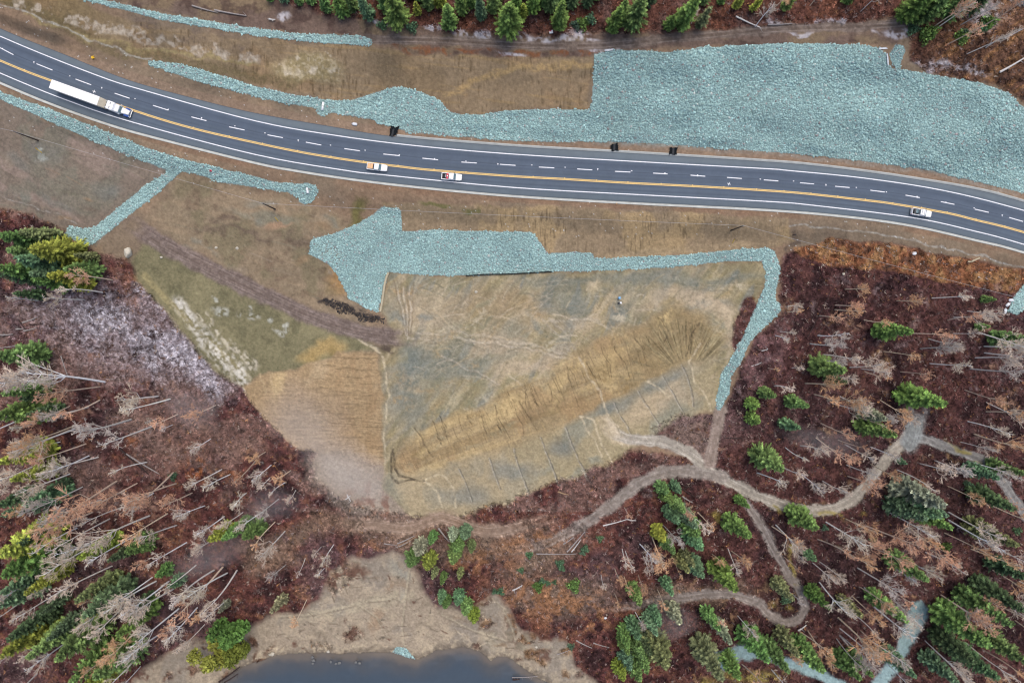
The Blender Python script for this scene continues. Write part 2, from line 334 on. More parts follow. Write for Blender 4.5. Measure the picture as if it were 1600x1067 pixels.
def P(pts, warp=1, soft=2.5):
    if warp == 0: return in_poly(u, v, pts).astype(np.float32)
    a, b = (wu, wv) if warp == 1 else (wu2, wv2)
    m = in_poly(a, b, pts); d = poly_edge_d(a, b, pts, soft + 1) / soft
    e = .5 * np.clip(d, 0, 1); return np.where(m, .5 + e, .5 - e).astype(np.float32)
def L(pts, hw, soft, wob=1.0):
    d = line_d(u + (wu - u) * wob, v + (wv - v) * wob, pts, hw + soft + 2)
    return (1 - sstep(hw - soft * .5, hw + soft * .5 + .01, d + (nC - .5) * hw * .9)) * (.40 + .60 * band(nD, .32, .56))
def blob(cx, cy, rx, ry, ang=0.0, soft=.6, warp=True):
    x = (wu2 if warp else u) - cx; y = (wv2 if warp else v) - cy
    c, s = math.cos(ang), math.sin(ang); a = (x * c + y * s) / rx; b = (-x * s + y * c) / ry
    return 1 - sstep(1 - soft, 1 + soft, np.sqrt(a * a + b * b))
def streak(dx, dy, wide, long_, seed, o=3):
    n = math.hypot(dx, dy); dx /= n; dy /= n
    return fbm((-u * dy + v * dx) / wide, (u * dx + v * dy) / long_, seed, o)

COLV = col.reshape(NV, NU, 3)
def _win(x0, x1, y0, y1):
    return slice(max(0, np.searchsorted(us, y0 * 0 + x0)), np.searchsorted(us, x1)), slice(max(0, np.searchsorted(vs, y0)), np.searchsorted(vs, y1))
def stroke(pts, hw, rgb, k, soft=1.1, mask=None):
    """a thin line painted only where it lies"""
    a = np.asarray(pts, float); m = hw + soft + 2; su, sv = _win(a[:, 0].min() - m, a[:, 0].max() + m, a[:, 1].min() - m, a[:, 1].max() + m)
    if su.stop <= su.start or sv.stop <= sv.start: return
    X, Y = np.meshgrid(us[su], vs[sv]); d = line_d(X.ravel(), Y.ravel(), pts, m).reshape(X.shape)
    w_ = k * (1 - sstep(hw - soft * .5, hw + soft * .5 + .01, d))
    if mask is not None: w_ = w_ * mask.reshape(NV, NU)[sv, su]
    COLV[sv, su] = COLV[sv, su] * (1 - w_[..., None]) + alb(rgb).astype(np.float32) * w_[..., None]
def dab(cx, cy, rx, ry, ang, rgb, k, mask=None, soft=.7, nz=None, lo=.35, hi=.6):
    m = max(rx, ry) * (1 + soft) + 24; su, sv = _win(cx - m, cx + m, cy - m, cy + m)
    if su.stop <= su.start or sv.stop <= sv.start: return
    X = wu2.reshape(NV, NU)[sv, su] - cx; Y = wv2.reshape(NV, NU)[sv, su] - cy; c, s_ = math.cos(ang), math.sin(ang)
    w_ = k * (1 - sstep(1 - soft, 1 + soft, np.hypot((X * c + Y * s_) / rx, (-X * s_ + Y * c) / ry)))
    if nz is not None: w_ = w_ * sstep(lo, hi, nz.reshape(NV, NU)[sv, su])
    if mask is not None: w_ = w_ * mask.reshape(NV, NU)[sv, su]
    COLV[sv, su] = COLV[sv, su] * (1 - w_[..., None]) + alb(rgb).astype(np.float32) * w_[..., None]
# general mottling of bare soil
mix(band(nA, .42, .62), (124,112,94), .6); mix(band(nB, .55, .75), (160,134,106), .5); mix(band(1 - nB, .58, .78), (112,96,80), .4)
south = (dr > 40)
# west fields below the road
fld = P([(-400,60),(0,150),(100,205),(270,262),(205,335),(150,380),(50,336),(0,325),(-400,240)])
mix(fld, (124,112,100), .75); mix(fld * band(streak(1, .55, 16, 120, 21), .48, .64), (142,124,112), .7); mix(fld * band(nB, .52, .68), (108,110,96), .5)
for a in ((70,240,24,12),(30,250,20,10),(170,290,16,10),(90,315,30,8),(180,285,12,8)): mix(blob(*a, .4), (118,118,110), .5)
mix(L([(-10,300),(40,318),(110,345)], 4, 6), (110,102,92), .6); mix(L([(0,308),(60,325),(120,350)], .8, 1), (165,160,150), .5)
mix(blob(75,240,8,14,.8,.4) * band(nC, .5, .6), (175,180,172), .8)
mid = P([(285,275),(400,297),(490,322),(560,352),(520,368),(485,380),(500,410),(545,470),(560,500),(480,480),(400,445),(300,395),(230,345)], 2, 12)
mix(mid, (138,122,98), .8); mix(mid * band(streak(1, .32, 9, 90, 22), .5, .66), (150,130,104), .7); mix(mid * band(nB, .56, .7), (122,112,86), .7); mix(mid * band(1 - nC, .6, .75), (112,92,76), .4)
mix(blob(535,430,24,34,.7,.5), (165,126,78), .7); mix(blob(445,325,36,10,.2,.5), (158,132,106), .5); mix(blob(420,345,60,8,.15), (126,128,112), .5)
for a in ((330,360,22,4,.2),(390,368,40,2.5,.15),(470,375,18,6,.3),(350,350,26,5,.1)): mix(blob(*a, .5), (104,88,76), .6)
mix(blob(440,358,20,4,0), (168,134,106), .7); mix(blob(560,330,26,7,-.7), (98,96,50), .8); mix(blob(545,350,30,6,-.6) * band(nC, .45, .6), (100,82,66), .8)
# verge slope under the lower kerb, with down-slope ticks
vs_ = P([(600,318),(800,322),(1000,330),(1230,342),(1240,380),(1200,388),(1075,398),(929,404),(856,396),(830,362),(628,362)])
tick = vnoise(u / 1.7, v / 10, 31) * .6 + vnoise(u / 3.1, v / 16, 32) * .4
mix(vs_, (150,130,102), .85); mix(vs_ * band(nB, .5, .66), (172,146,104), .6); mix(vs_ * band(1 - nA, .5, .66), (128,112,88), .4); mix(vs_ * band(tick, .62, .76) * band(nA + .3 * nB, .5, .75), (98,82,62), .65)
mix(L([(950,402),(1075,394),(1165,384)], 7, 8), (168,146,112), .6)
for a in ((690,322,30,4),(740,328,30,4),(780,325,10,4)): mix(blob(*a, 0, .5) * band(nC, .45, .55), (102,104,56), .7)
# north cut slopes
ns = P(NSLOPE); mix(ns, (142,122,95), .95)
mix(ns * band(250 - u, 0, 200), (110,96,64), .8); mix(ns * band(nB, .52, .7), (148,120,88), .5); mix(ns * band(1 - nA, .5, .62), (124,104,76), .45)
mix(ns * band(tick, .6, .76) * band(nB + nA, .9, 1.1), (92,76,54), .6); mix(ns * band(streak(1, .12, 5, 80, 33), .58, .7), (158,132,92), .5)
mix(L([(700,150),(740,128),(800,108),(850,100),(920,104)], 5, 8, 1.5), (172,144,98), .8); mix(ns * blob(605,105,30,26,.3), (96,86,70), .5)
mix(blob(485,108,56,24,.1,.35), (158,142,102), .85); mix(blob(490,108,54,22,.1,.4) * band(nD, .5, .68), (186,172,142), .6)
for a in ((430,95,16,6),(480,90,12,5),(490,112,20,8),(450,112,14,10),(515,90,10,4),(530,115,8,6)): mix(blob(*a, .2, .4) * band(nC, .46, .56), (196,182,158), .85)
mix(L([(20,2),(100,44),(170,74),(240,92),(330,108),(400,122),(460,132)], 9, 10, 1.2), (106,94,66), .75); mix(L([(225,74),(300,90),(400,97)], 2.5, 4, 1.2), (168,150,112), .8)
mix(L([(30,5),(100,30),(160,45),(260,62),(300,75),(400,92)], 9, 6, 1.5) * band(nC, .42, .52), (188,176,158), .7); mix(L([(40,25),(140,60),(230,80),(400,100)], 3, 5, 1.6), (150,134,92), .8)
mix(L([(140,8),(260,45),(380,65)], 12, 12, 1.5) * band(nB, .4, .6), (104,90,80), .7)
# waste strip at the foot of the north forest
st = P([(0,-30),(160,2),(400,46),(580,58),(640,84),(926,90),(960,78),(1100,74),(1350,70),(1400,68),(1420,40),(1330,38),(1200,40),(1050,50),(900,55),(700,50),(600,36),(420,-5),(200,-60)])
mix(st, (108,90,80), .9); mix(st * band(nB, .48, .66), (128,110,84), .7); mix(st * band(1 - nC, .55, .7), (84,66,60), .7)
mix(st * L([(580,72),(700,82),(800,84),(930,84)], 6, 6, 1.6) * band(nC, .45, .55), (124,76,46), .8)
for k in range(260):
    cx, cy = RNG.uniform(-10, 580), RNG.uniform(160, 480); a = RNG.choice([.45, .32, -.75]) + RNG.normal(0, .15); l = RNG.uniform(6, 46); stroke([(cx, cy), (cx + l * math.cos(a) * .5, cy + l * math.sin(a) * .5 + RNG.normal(0, 1)), (cx + l * math.cos(a), cy + l * math.sin(a))], RNG.uniform(.1, .9), ((158,146,128), (102,90,78), (128,126,106), (150,124,98))[k % 4], RNG.uniform(.2, .5), 1.6, np.maximum(fld, mid))
for k in range(60):
    dab(RNG.uniform(-10, 560), RNG.uniform(170, 470), RNG.uniform(5, 24), RNG.uniform(2.5, 8), .4 + RNG.normal(0, .3), ((150,136,118), (108,104,88), (120,122,112), (148,122,94), (106,90,78))[k % 5], .55, np.maximum(fld, mid), .8, nC, .36, .58)
# forest floors
scrub = np.zeros(len(u), np.float32)
fn = P(FOREST_N, 1, 4); mix(fn, (98,64,54), 1); scrub = np.maximum(scrub, fn * .9)
mix(fn * band(nB, .5, .68), (120,78,60), .7); mix(fn * band(1 - nC, .56, .7), (66,46,42), .6); mix(fn * band(1 - nB, .58, .7) , (108,84,78), .6)
ne = fn * band(u, 1400, 1480); mix(ne, (106,78,60), .8); mix(ne * band(streak(1, -.75, 6, 50, 41), .5, .66), (140,102,66), .7); mix(ne * band(1 - nC, .52, .66), (74,54,48), .7)
mix(L([(1570,-10),(1600,4),(1660,30)], 7, 3, .3), (110,110,112), 1)
for a in ((590,42,16,4),(680,50,20,5),(740,58,26,7),(850,64,50,7),(930,62,40,8),(1310,38,46,4),(1400,42,26,7),(1250,42,60,4),(1470,104,34,7),(1525,108,26,9),(1530,22,26,16),(925,75,18,4),(790,83,20,3),(445,28,12,6)):
    mix(blob(*a, .1, .5) * band(nC * .5 + nD * .5, .38, .6), (188,184,188), .8)
wl = P(WOODL, 1, 4); rt = band(u, 1000, 1150)
mix(wl, (93,58,54), 1); scrub = np.maximum(scrub, wl)
mix(wl * band(nB, .5, .66), (112,74,64), .75); mix(wl * band(1 - nC, .54, .7), (62,44,44), .75); mix(wl * band(1 - nA, .5, .64), (96,78,80), .55); mix(wl * band(nC, .6, .72), (128,86,64), .5)
mix(wl * band(nB * .5 + nC * .5, .58, .68) * band(nA, .4, .6), (92,54,48), .6)
mix(wl * rt, (82,55,54), .65); mix(wl * rt * band(nC, .52, .66), (98,66,60), .5); mix(wl * rt * band(1 - nB, .52, .66), (52,38,40), .6); lf_ = wl * (1 - rt) * (v < 800); mix(lf_ * band(nB, .46, .6), (134,110,100), .45); mix(wl * band(1 - nC, .5, .62) * band(1 - nB, .45, .6), (54,38,40), .6)
tri_ = P([(1015,670),(1060,648),(1112,650),(1124,655),(1118,724),(1080,716),(1040,702)], 1, 5); mix(tri_, (112,92,86), .85); mix(tri_ * band(nC, .5, .64), (92,62,56), .7); scrub = np.maximum(scrub, tri_ * .6)
og = P([(1240,388),(1300,375),(1400,384),(1500,402),(1620,425),(1640,450),(1560,455),(1480,440),(1400,425),(1330,420),(1280,415),(1250,400)]); mix(og, (140,92,62), .88); mix(og * band(nC, .5, .64), (160,124,82), .65); mix(og * band(1 - nC, .56, .68), (98,70,56), .8)
bs = P([(1160,470),(1178,462),(1184,480),(1160,530),(1150,555),(1143,540),(1148,505)]); mix(bs, (88,54,52), .95); scrub = np.maximum(scrub, bs)
for a in ((200,660,22,22),(235,680,50,20),(330,690,60,22),(300,720,50,16),(400,700,26,14),(380,850,30,12),(470,760,30,10),(40,490,50,14)): mix(blob(*a, .3, .6), (134,108,96), .55)
for a in ((215,448,30,26),(195,585,14,6),(205,705,18,14),(305,740,22,14),(360,760,16,14),(145,563,8,5),(240,600,12,10)): mix(blob(*a, .3, .6) * band(nC, .4, .55), (140,88,54), .85)
fro = np.maximum.reduce([blob(200,510,105,40,.15,.5), blob(270,560,60,34,.5,.5), blob(325,590,36,26,.7,.5), blob(235,462,22,34,-.5,.5)]) * wl
fro2 = np.maximum(fro, .7 * blob(210,520,150,60,.25,.8) * wl); mix(fro2 * band(nC * .45 + nD * .35 + nE * .2, .22, .52), (156,150,156), .8); mix(fro2 * band(nD * .5 + nE * .5, .48, .72), (200,195,202), .6); mix(fro2 * band(nB, .54, .68), (112,88,84), .6)
mix(wl * blob(1190,560,40,60,.2) * band(nC, .4, .6), (122,92,92), .6); mix(wl * blob(1110,670,50,26,0), (112,88,86), .6)
# damp hollow tones and open earth in the lower wood
for a in ((560,815,60,16,0),(640,830,60,16,-.2),(470,830,40,16,-.4),(700,800,30,12),(760,850,90,24,-.2),(850,870,60,20,-.4),(430,870,36,24),(870,930,80,28,0),(1090,930,80,16),(640,880,16,40)): mix(blob(*a, soft=.7), (142,120,100), .62)
for a in ((840,930,60,26),(900,960,60,30),(830,845,46,14),(750,880,50,26),(1010,945,40,10),(620,780,60,16)): mix(blob(*a, 0, .6) * band(nC, .42, .56), (146,104,72), .75)
ol = P(OLIVE, 1, 4); mix(ol, (122,116,86), .95); mix(ol * band(nB, .5, .64), (134,126,94), .7); mix(ol * band(1 - nC, .56, .7), (106,102,76), .6)
mix(L([(225,430),(300,510),(390,590)], 5, 5, .6), (150,138,98), .8)
st1 = fbm((u - .75 * v) / 6, (v + .75 * u) / 30, 44, 4) * .6 + nD * .4; mix(L([(282,478),(320,530),(365,575),(388,602)], 11, 16, 1.2) * band(st1, .36, .62), (206,200,186), .85); mix(L([(315,492),(350,530),(400,575)], 6, 9, 1.2) * band(st1, .40, .62), (200,190,168), .75)
for a in ((340,488,12,9),(372,492,6,6),(405,492,10,7),(432,498,5,5),(442,515,7,5),(395,476,6,4),(452,505,4,7),(336,465,4,4)): mix(blob(*a, .5, .5) * band(nC * .4 + nD * .6, .36, .5), (176,176,162), .8)
mix(blob(505,545,34,12,-.5,.5), (178,148,92), .7); mix(L([(360,432),(420,465),(470,492),(520,510),(560,532),(597,548)], 1.5, 1.5, .8), (172,160,136), .8)
# west slope with cross ticks
ws = P(WSLOPE, 1, 3); mix(ws, (163,138,103), 1); cross = vnoise((v + 2 * nB * 4) / 1.5, u / 16, 51) * .6 + vnoise((v + 5 * nB) / 2.6, u / 30, 52) * .4
mix(ws * band(nB, .5, .66), (176,154,120), .7); mix(ws * band(u, 490, 540) * band(.5 * nB + .5 * fbm(v / 30, u / 8, 53, 3), .4, .55), (152,124,90), .5); mix(ws * band(cross, .60, .80) * band(u, 430, 560), (104,90,70), .42)
mix(ws * blob(468,670,60,60,0,.7), (168,148,126), .75); mix(ws * blob(432,600,12,18), (196,170,124), .8)  # the large blob paints mist paleness into the slope colour
for uu in (410, 425, 438): mix(L([(uu,585),(uu + 4,615)], 2, 3), (192,168,128), .6)
fog = P([(495,706),(545,705),(597,729),(600,760),(640,803),(580,792),(525,775),(500,750),(488,725)], 2, 22); mix(fog, (166,152,136), .95); mix(fog * band(nB, .54, .7), (148,128,116), .6); mix(blob(600,785,46,20) * band(nC, .45, .6), (122,88,74), .8)  # fog patch: pale haze painted into the soil colour at the slope foot
# bench
bn = P(BENCH, 1, 4); mix(bn, (152,138,102), 1)
sw = fbm((u + .9 * v) / 30, (v - .7 * u) / 95, 61, 4); sw2 = fbm((u + 40 * nA + .5 * v) / 17, (v - .45 * u) / 70, 62, 4)
mix(bn * band(nB, .5, .66), (130,128,106), .65); mix(bn * band(sw, .52, .66), (166,148,118), .75); mix(bn * band(sw2, .56, .70), (182,166,134), .4); mix(bn * band(1 - sw, .56, .7), (126,118,92), .65); mix(bn * band(1 - sw2, .58, .7), (122,126,120), .6)
mix(bn * band(nA, .5, .6), (150,132,100), .35); sw3 = fbm((u + .6 * v + 30 * nB) / 9, (v - .5 * u) / 60, 63, 4); mix(bn * band(sw3, .56, .72), (186,172,140), .4); mix(bn * band(1 - sw3, .58, .72), (112,108,84), .4); mix(bn * band(nA * .5 + sw * .5, .52, .62), (120,124,112), .45)
for a in ((690,560,50,30,-.6),(640,600,22,60,.1),(860,440,60,10,0),(1000,440,80,12,0),(1120,440,60,10,-.2),(870,470,36,20,.2),(965,500,20,14,-.6),(740,565,40,14,-.4),(640,560,14,20)): mix(bn * blob(*a, soft=.7), (116,122,114), .6)
for a in ((810,580,44,12,-.3),(860,560,40,10,-.4),(660,480,40,30),(790,540,50,12,.1),(1110,480,36,16,.4),(1060,465,60,8,-.2),(900,505,30,12)): mix(bn * blob(*a, soft=.7), (178,160,134), .6)
mix(bn * blob(775,480,80,26,.1) , (152,130,98), .6)
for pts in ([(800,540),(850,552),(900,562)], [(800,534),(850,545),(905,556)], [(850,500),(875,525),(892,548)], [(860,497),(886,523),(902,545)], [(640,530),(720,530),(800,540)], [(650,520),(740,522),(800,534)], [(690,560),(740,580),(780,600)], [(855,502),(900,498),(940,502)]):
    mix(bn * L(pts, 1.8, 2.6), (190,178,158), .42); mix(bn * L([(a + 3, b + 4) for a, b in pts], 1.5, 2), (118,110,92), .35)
for k in range(150):
    dab(RNG.uniform(615, 1170), RNG.uniform(438, 640), RNG.uniform(5, 30), RNG.uniform(2.5, 9), RNG.choice([-.5, -.1, .3]) + RNG.normal(0, .3), ((184,168,138), (124,122,98), (118,124,118), (164,140,104), (140,134,108), (192,180,154))[k % 6], RNG.uniform(.3, .7), bn, .8, nD if k % 2 else nC, .36, .6)
for k in range(46):
    cx, cy = RNG.uniform(640, 1130), RNG.uniform(440, 590); a = RNG.choice([-.5, .25, .6]) + RNG.normal(0, .2); l = RNG.uniform(30, 110); w0 = RNG.uniform(-12, 12); pr = [(cx + l * t * math.cos(a) - w0 * t * (1 - t) * math.sin(a), cy + l * t * math.sin(a) + w0 * t * (1 - t) * math.cos(a)) for t in np.linspace(0, 1, 7)]
    for o_, c_ in ((0, (188,174,146)), (3.2, (120,114,94)), (7, (184,170,142)), (9.5, (122,116,98))):
        stroke([(x - o_ * math.sin(a), y + o_ * math.cos(a)) for x, y in pr], .4, c_, RNG.uniform(.15, .5), 1.5, bn)
for k in range(260):
    cx, cy = RNG.uniform(640, 1130), RNG.uniform(440, 600); a = RNG.choice([-.5, -.15, .3, -1.0]) + RNG.normal(0, .25); l = RNG.uniform(8, 44)
    stroke([(cx, cy), (cx + l * math.cos(a) * .6, cy + l * math.sin(a) * .6 - 2), (cx + l * math.cos(a), cy + l * math.sin(a))], RNG.uniform(.3, 1.3), ((196,182,158), (110,108,92), (178,158,124))[k % 3], RNG.uniform(.2, .5), 1.6, bn)
for k in range(7):
    mix(L([(615 + k * 5.0, 440 + (k * 7) % 13), (626 + k * 3.2, 482), (634 + k * 1.2, 515 + (k * 11) % 17)], .9, 1.4, .5), (198,186,168) if k % 2 else (104,90,76), .55)
mix(L([(1060,470),(1110,468),(1138,490),(1140,530)], 7, 8, 1), (182,164,136), .7); mix(L([(1140,500),(1136,560)], 3, 4), (172,156,128), .6)
# striped lower slope
sp = P(STRI, 2, 9); dirx, diry = .42, 1.0
mix(sp, (160,139,103), 1); q = (u * .9 + v * -.38)
ridge = vnoise((u - v * .42 + 5 * nB) / 1.6, (v + u * .3) / 18, 71) * .6 + vnoise((u - v * .42 + 9 * nB) / 3.4, (v + u * .3) / 40, 72) * .4
vv_ = fbm((u * .86 - v * -.5) / 140, (v * .9 + u * .36) / 9, 73, 4)
mix(sp * band(vv_, .5, .64), (190,165,118), .6); mix(sp * band(1 - vv_, .54, .68), (148,124,86), .6); mix(sp * band(nB, .54, .68), (162,132,94), .5); mix(sp * band(u, 900, 1050), (140,124,90), .6)
mix(sp * band(ridge, .58, .84) * band(nB + .4 * nD, .45, .75), (120,102,76), .45); mix(sp * band(1 - ridge, .66, .78), (176,150,104), .4)
mix(sp * np.maximum.reduce([blob(870,605,26,12,-.4), blob(945,575,22,12,-.6), blob(700,655,60,8,-.35), blob(790,640,30,12,-.4)]), (192,166,116), .6); mix(sp * blob(630,720,22,26), (160,130,94), .6)
for k in range(46):
    t = RNG.random(); dab(628 + t * 430, 705 - t * 175 + RNG.normal(0, 22), RNG.uniform(6, 26), RNG.uniform(3, 9), -.42 + RNG.normal(0, .2), ((200,176,128), (132,114,82), (150,138,108), (142,118,80))[k % 4], .6, sp, .8, nD, .34, .58)
FAN = [(1030,492),(1062,487),(1100,504),(1135,540),(1110,570),(1075,566),(1015,594),(960,600)]
ang = np.arctan2(v - 590, u - 1075) * 20; fan = P(FAN, 1, 9); fr = vnoise(ang * 1.6, np.hypot(u - 1075, v - 590) / 40, 75)
mix(fan * band(fr, .56, .76), (112,102,76), .5); mix(fan * band(1 - fr, .62, .76) * band(u, 1080, 1120), (176,166,128), .6)
for k in range(130):
    t = RNG.random(); cx = 628 + t * 410 + RNG.normal(0, 4); cy = 690 - t * 198 + RNG.uniform(-4, 46); l = RNG.uniform(6, 34); j = RNG.normal(0, 2.0)
    if cx > 940: j += (cx - 1050) * .05
    stroke([(cx, cy), (cx + l * .2 + j, cy + l * .5), (cx + l * .42 + j * 1.5, cy + l)], RNG.uniform(.1, .7), (88,74,56) if k % 4 else (186,160,116), RNG.uniform(.3, .75), 1.0, sp)
for k in range(60):
    a = RNG.uniform(-2.6, -.5); r0_, r1_ = RNG.uniform(28, 60), RNG.uniform(62, 100); stroke([(1072 + r0_ * math.cos(a), 592 + r0_ * math.sin(a)), (1072 + r1_ * math.cos(a + RNG.normal(0, .04)), 592 + r1_ * math.sin(a))], RNG.uniform(.1, .6), (84,76,56) if k % 3 else (176,164,126), RNG.uniform(.3, .7), 1.0, fan)
for k in range(110):
    cx, cy = RNG.uniform(400, 590), RNG.uniform(556, 705); l = RNG.uniform(10, 50) * (1.2 if cx > 500 else .6); stroke([(cx, cy), (cx + l * .5, cy + RNG.normal(0, 1.6)), (cx + l, cy + 2 + RNG.normal(0, 2))], RNG.uniform(.1, .55), (92,78,58) if k % 4 else (188,160,120), RNG.uniform(.25, .65) * (1 if cx > 470 else .6), 1.0, ws)
for k in range(520):
    cx = RNG.uniform(250, 925); cy = RNG.uniform(60, 175); stroke([(cx, cy), (cx + RNG.normal(0, .6), cy + RNG.uniform(3, 9))], RNG.uniform(.0, .4), (88,74,54) if k % 3 else (170,146,112), RNG.uniform(.3, .7), 1.1, ns)
for k in range(320):
    cx = RNG.uniform(610, 1235); cy = RNG.uniform(328, 402); stroke([(cx, cy), (cx + RNG.normal(0, .6), cy + RNG.uniform(3, 10))], RNG.uniform(.0, .4), (92,78,58) if k % 3 else (180,156,120), RNG.uniform(.3, .7), 1.1, vs_)
groove = np.zeros(len(u), np.float32)
for pts in ([(650,669),(662,690),(675,714)],[(677,659),(682,676),(690,694)],[(687,651),(694,668),(699,681)],[(730,649),(737,666)],[(749,639),(753,655),(760,676)],[(774,631),(778,650),(782,671)],[(855,596),(858,612),(860,629)],[(885,571),(892,592),(896,610),(905,634)],[(928,575),(934,600),(946,650)],[(802,624),(808,650),(820,684)],[(820,614),(824,640),(828,654)],[(960,540),(975,570),(985,590)],[(1030,495),(1045,515),(1038,540)],[(990,520),(1002,545),(1012,570)],[(940,545),(950,570),(956,590)],[(1090,505),(1078,540),(1070,560)],[(1112,530),(1095,556),(1085,575)]):
    d = L(pts, .75, 1.3, .8); mix(d, (84,72,58), .65); groove = np.maximum(groove, d)
lb = P([(617,745),(700,728),(800,699),(907,656),(1015,597),(1075,570),(1110,560),(1120,640),(1060,650),(1000,690),(960,716),(900,741),(840,762),(760,792),(700,808),(640,803)], 1, 7)
mix(lb, (158,144,112), .85); mix(lb * band(nB, .5, .64), (136,134,116), .8); mix(lb * band(nA, .5, .6), (170,152,120), .5)
for a in ((960,625,50,16,-.3),(1040,590,40,16,-.3),(720,775,40,16),(880,700,20,12),(800,740,30,12)): mix(lb * blob(*a, soft=.7), (118,122,116), .65)
mix(lb * blob(1030,630,60,18,-.35), (180,160,130), .6)
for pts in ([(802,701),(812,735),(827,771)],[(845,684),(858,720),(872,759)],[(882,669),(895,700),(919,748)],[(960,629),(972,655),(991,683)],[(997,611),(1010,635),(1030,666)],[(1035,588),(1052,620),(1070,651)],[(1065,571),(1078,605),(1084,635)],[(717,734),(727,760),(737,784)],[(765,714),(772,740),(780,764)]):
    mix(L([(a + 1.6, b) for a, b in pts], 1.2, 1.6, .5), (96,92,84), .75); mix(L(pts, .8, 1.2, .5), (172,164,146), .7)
for pts in ([(927,656),(940,690),(961,731)],[(1095,537),(1075,566),(1085,596),(1105,626),(1112,641)],[(907,556),(920,584),(935,609),(950,649),(956,656)],[(907,651),(915,668),(930,690),(940,712)],[(907,651),(927,656)],[(562,534),(597,551),(602,571),(606,616),(600,674),(602,704),(600,724)],[(665,751),(682,741),(697,746),(707,764),(715,794)],[(665,751),(685,769),(692,794)],[(1015,595),(1030,606),(1045,620)]):
    mix(L(pts, 1.4, 2.4, .7), (200,184,152), .66)
for k in range(22):
    a = RNG.uniform(0, 1); mix(L([(944 + 12 * a + RNG.normal(0, 2), 655 + RNG.normal(0, 3)), (950 + 18 * a, 672 + RNG.normal(0, 3)), (966 + 18 * RNG.random(), 690 + RNG.normal(0, 4))], .7, 1.2, .5), (210,194,166), .6)
mix(L([(945,660),(965,684),(990,690)], 9, 9), (186,168,138), .6)
for pts in ([(617,704),(611,719),(612,746),(622,754),(645,749),(665,751)],[(617,706),(616,730),(624,744),(648,748)]): d = L(pts, 1.8, 2, .6); mix(d, (84,74,60), .85); groove = np.maximum(groove, d)
# beach
be = P(BEACH, 1, 5); mix(be, (158,143,122), 1); mix(be * band(nB, .5, .64), (140,130,116), .75); mix(be * band(nC, .54, .68), (174,158,132), .5)
mix(be * L([(437,962),(520,958),(560,945),(600,936),(640,930)], 8, 10), (172,160,134), .7)
for a in ((535,905,14,26,.5),(560,895,12,10),(598,903,4,6),(557,985,12,8),(510,1005,16,7),(540,1013,8,6),(465,1000,10,5),(240,1045,16,8),(225,1060,20,8),(850,990,30,9),(845,1025,20,10),(790,975,20,14),(805,1000,14,20)): mix(blob(*a, soft=.45) * band(nC, .38, .5), (98,66,54), .85)
scr_b = np.maximum.reduce([blob(535,905,14,26,.5), blob(557,985,12,8), blob(510,1005,16,7)]); scrub = np.where(be > 0, scr_b * .7, scrub)
mix(blob(622,905,12,30,-.3) * band(nC, .4, .55), (146,146,134), .6); mix(blob(290,1020,40,14,-.3) * band(nC, .4, .6), (120,110,100), .6)
mix(be * blob(800,1000,40,26,.3) * band(nC, .4, .6), (134,128,108), .6)
pe = poly_edge_d(wu * .5 + u * .5, wv * .5 + v * .5, POND, 22); mix(be * (1 - sstep(2, 11, pe + 8 * (nC - .5))), (116,104,90), .75); mix(be * (1 - sstep(8, 20, pe)) * band(nD, .5, .7), (176,160,132), .5)
for k in range(60):
    dab(RNG.uniform(420, 860), RNG.uniform(880, 1015), RNG.uniform(5, 24), RNG.uniform(2, 7), RNG.normal(0, .5), ((126,114,98), (178,164,138), (132,124,112), (146,122,98))[k % 4], .65, be, .7, nC, .38, .55)
for k in range(36):
    dab(RNG.uniform(460, 840), RNG.uniform(890, 1012), RNG.uniform(1.5, 5), RNG.uniform(1, 3), 0, ((92,62,52), (84,76,66))[k % 2], .8, be, .5, nD, .35, .5)
for k in range(70):
    cx, cy = (RNG.uniform(740, 930), RNG.uniform(935, 1065)) if k % 3 else (RNG.uniform(230, 420), RNG.uniform(985, 1060)); rx_, ry_ = RNG.uniform(4, 15), RNG.uniform(2.5, 8)
    if in_poly(np.array([cx]), np.array([cy]), POND)[0]: continue
    dab(cx, cy, rx_, ry_, RNG.normal(0, .6), ((108,80,64), (124,96,70), (92,72,62))[k % 3], .85, be, .6, nC, .36, .5)
    scrub = np.maximum(scrub, blob(cx, cy, rx_, ry_, 0) * band(nC, .36, .5) * be * .7)
for pts in ([(437,962),(480,960),(530,950),(575,938),(610,935)], [(560,945),(590,965),(600,990)], [(640,885),(634,930),(628,980),(632,1008)], [(690,960),(740,985),(790,1000)], [(770,935),(786,950),(798,975),(806,1000)]):
    stroke(pts, 1.2, (184,172,146), .6, 3, be); stroke([(a + 2, b + 3) for a, b in pts], 1.0, (118,106,92), .5, 3, be)
for k in range(420):
    cx, cy = RNG.uniform(400, 880), RNG.uniform(880, 1030); a = RNG.uniform(0, 3.14); l = RNG.uniform(3, 16); stroke([(cx, cy), (cx + l * math.cos(a), cy + l * math.sin(a) * .6)], RNG.uniform(.2, .8), ((84,70,60), (112,98,82), (192,178,152))[k % 3], RNG.uniform(.3, .7), 1.0, be)
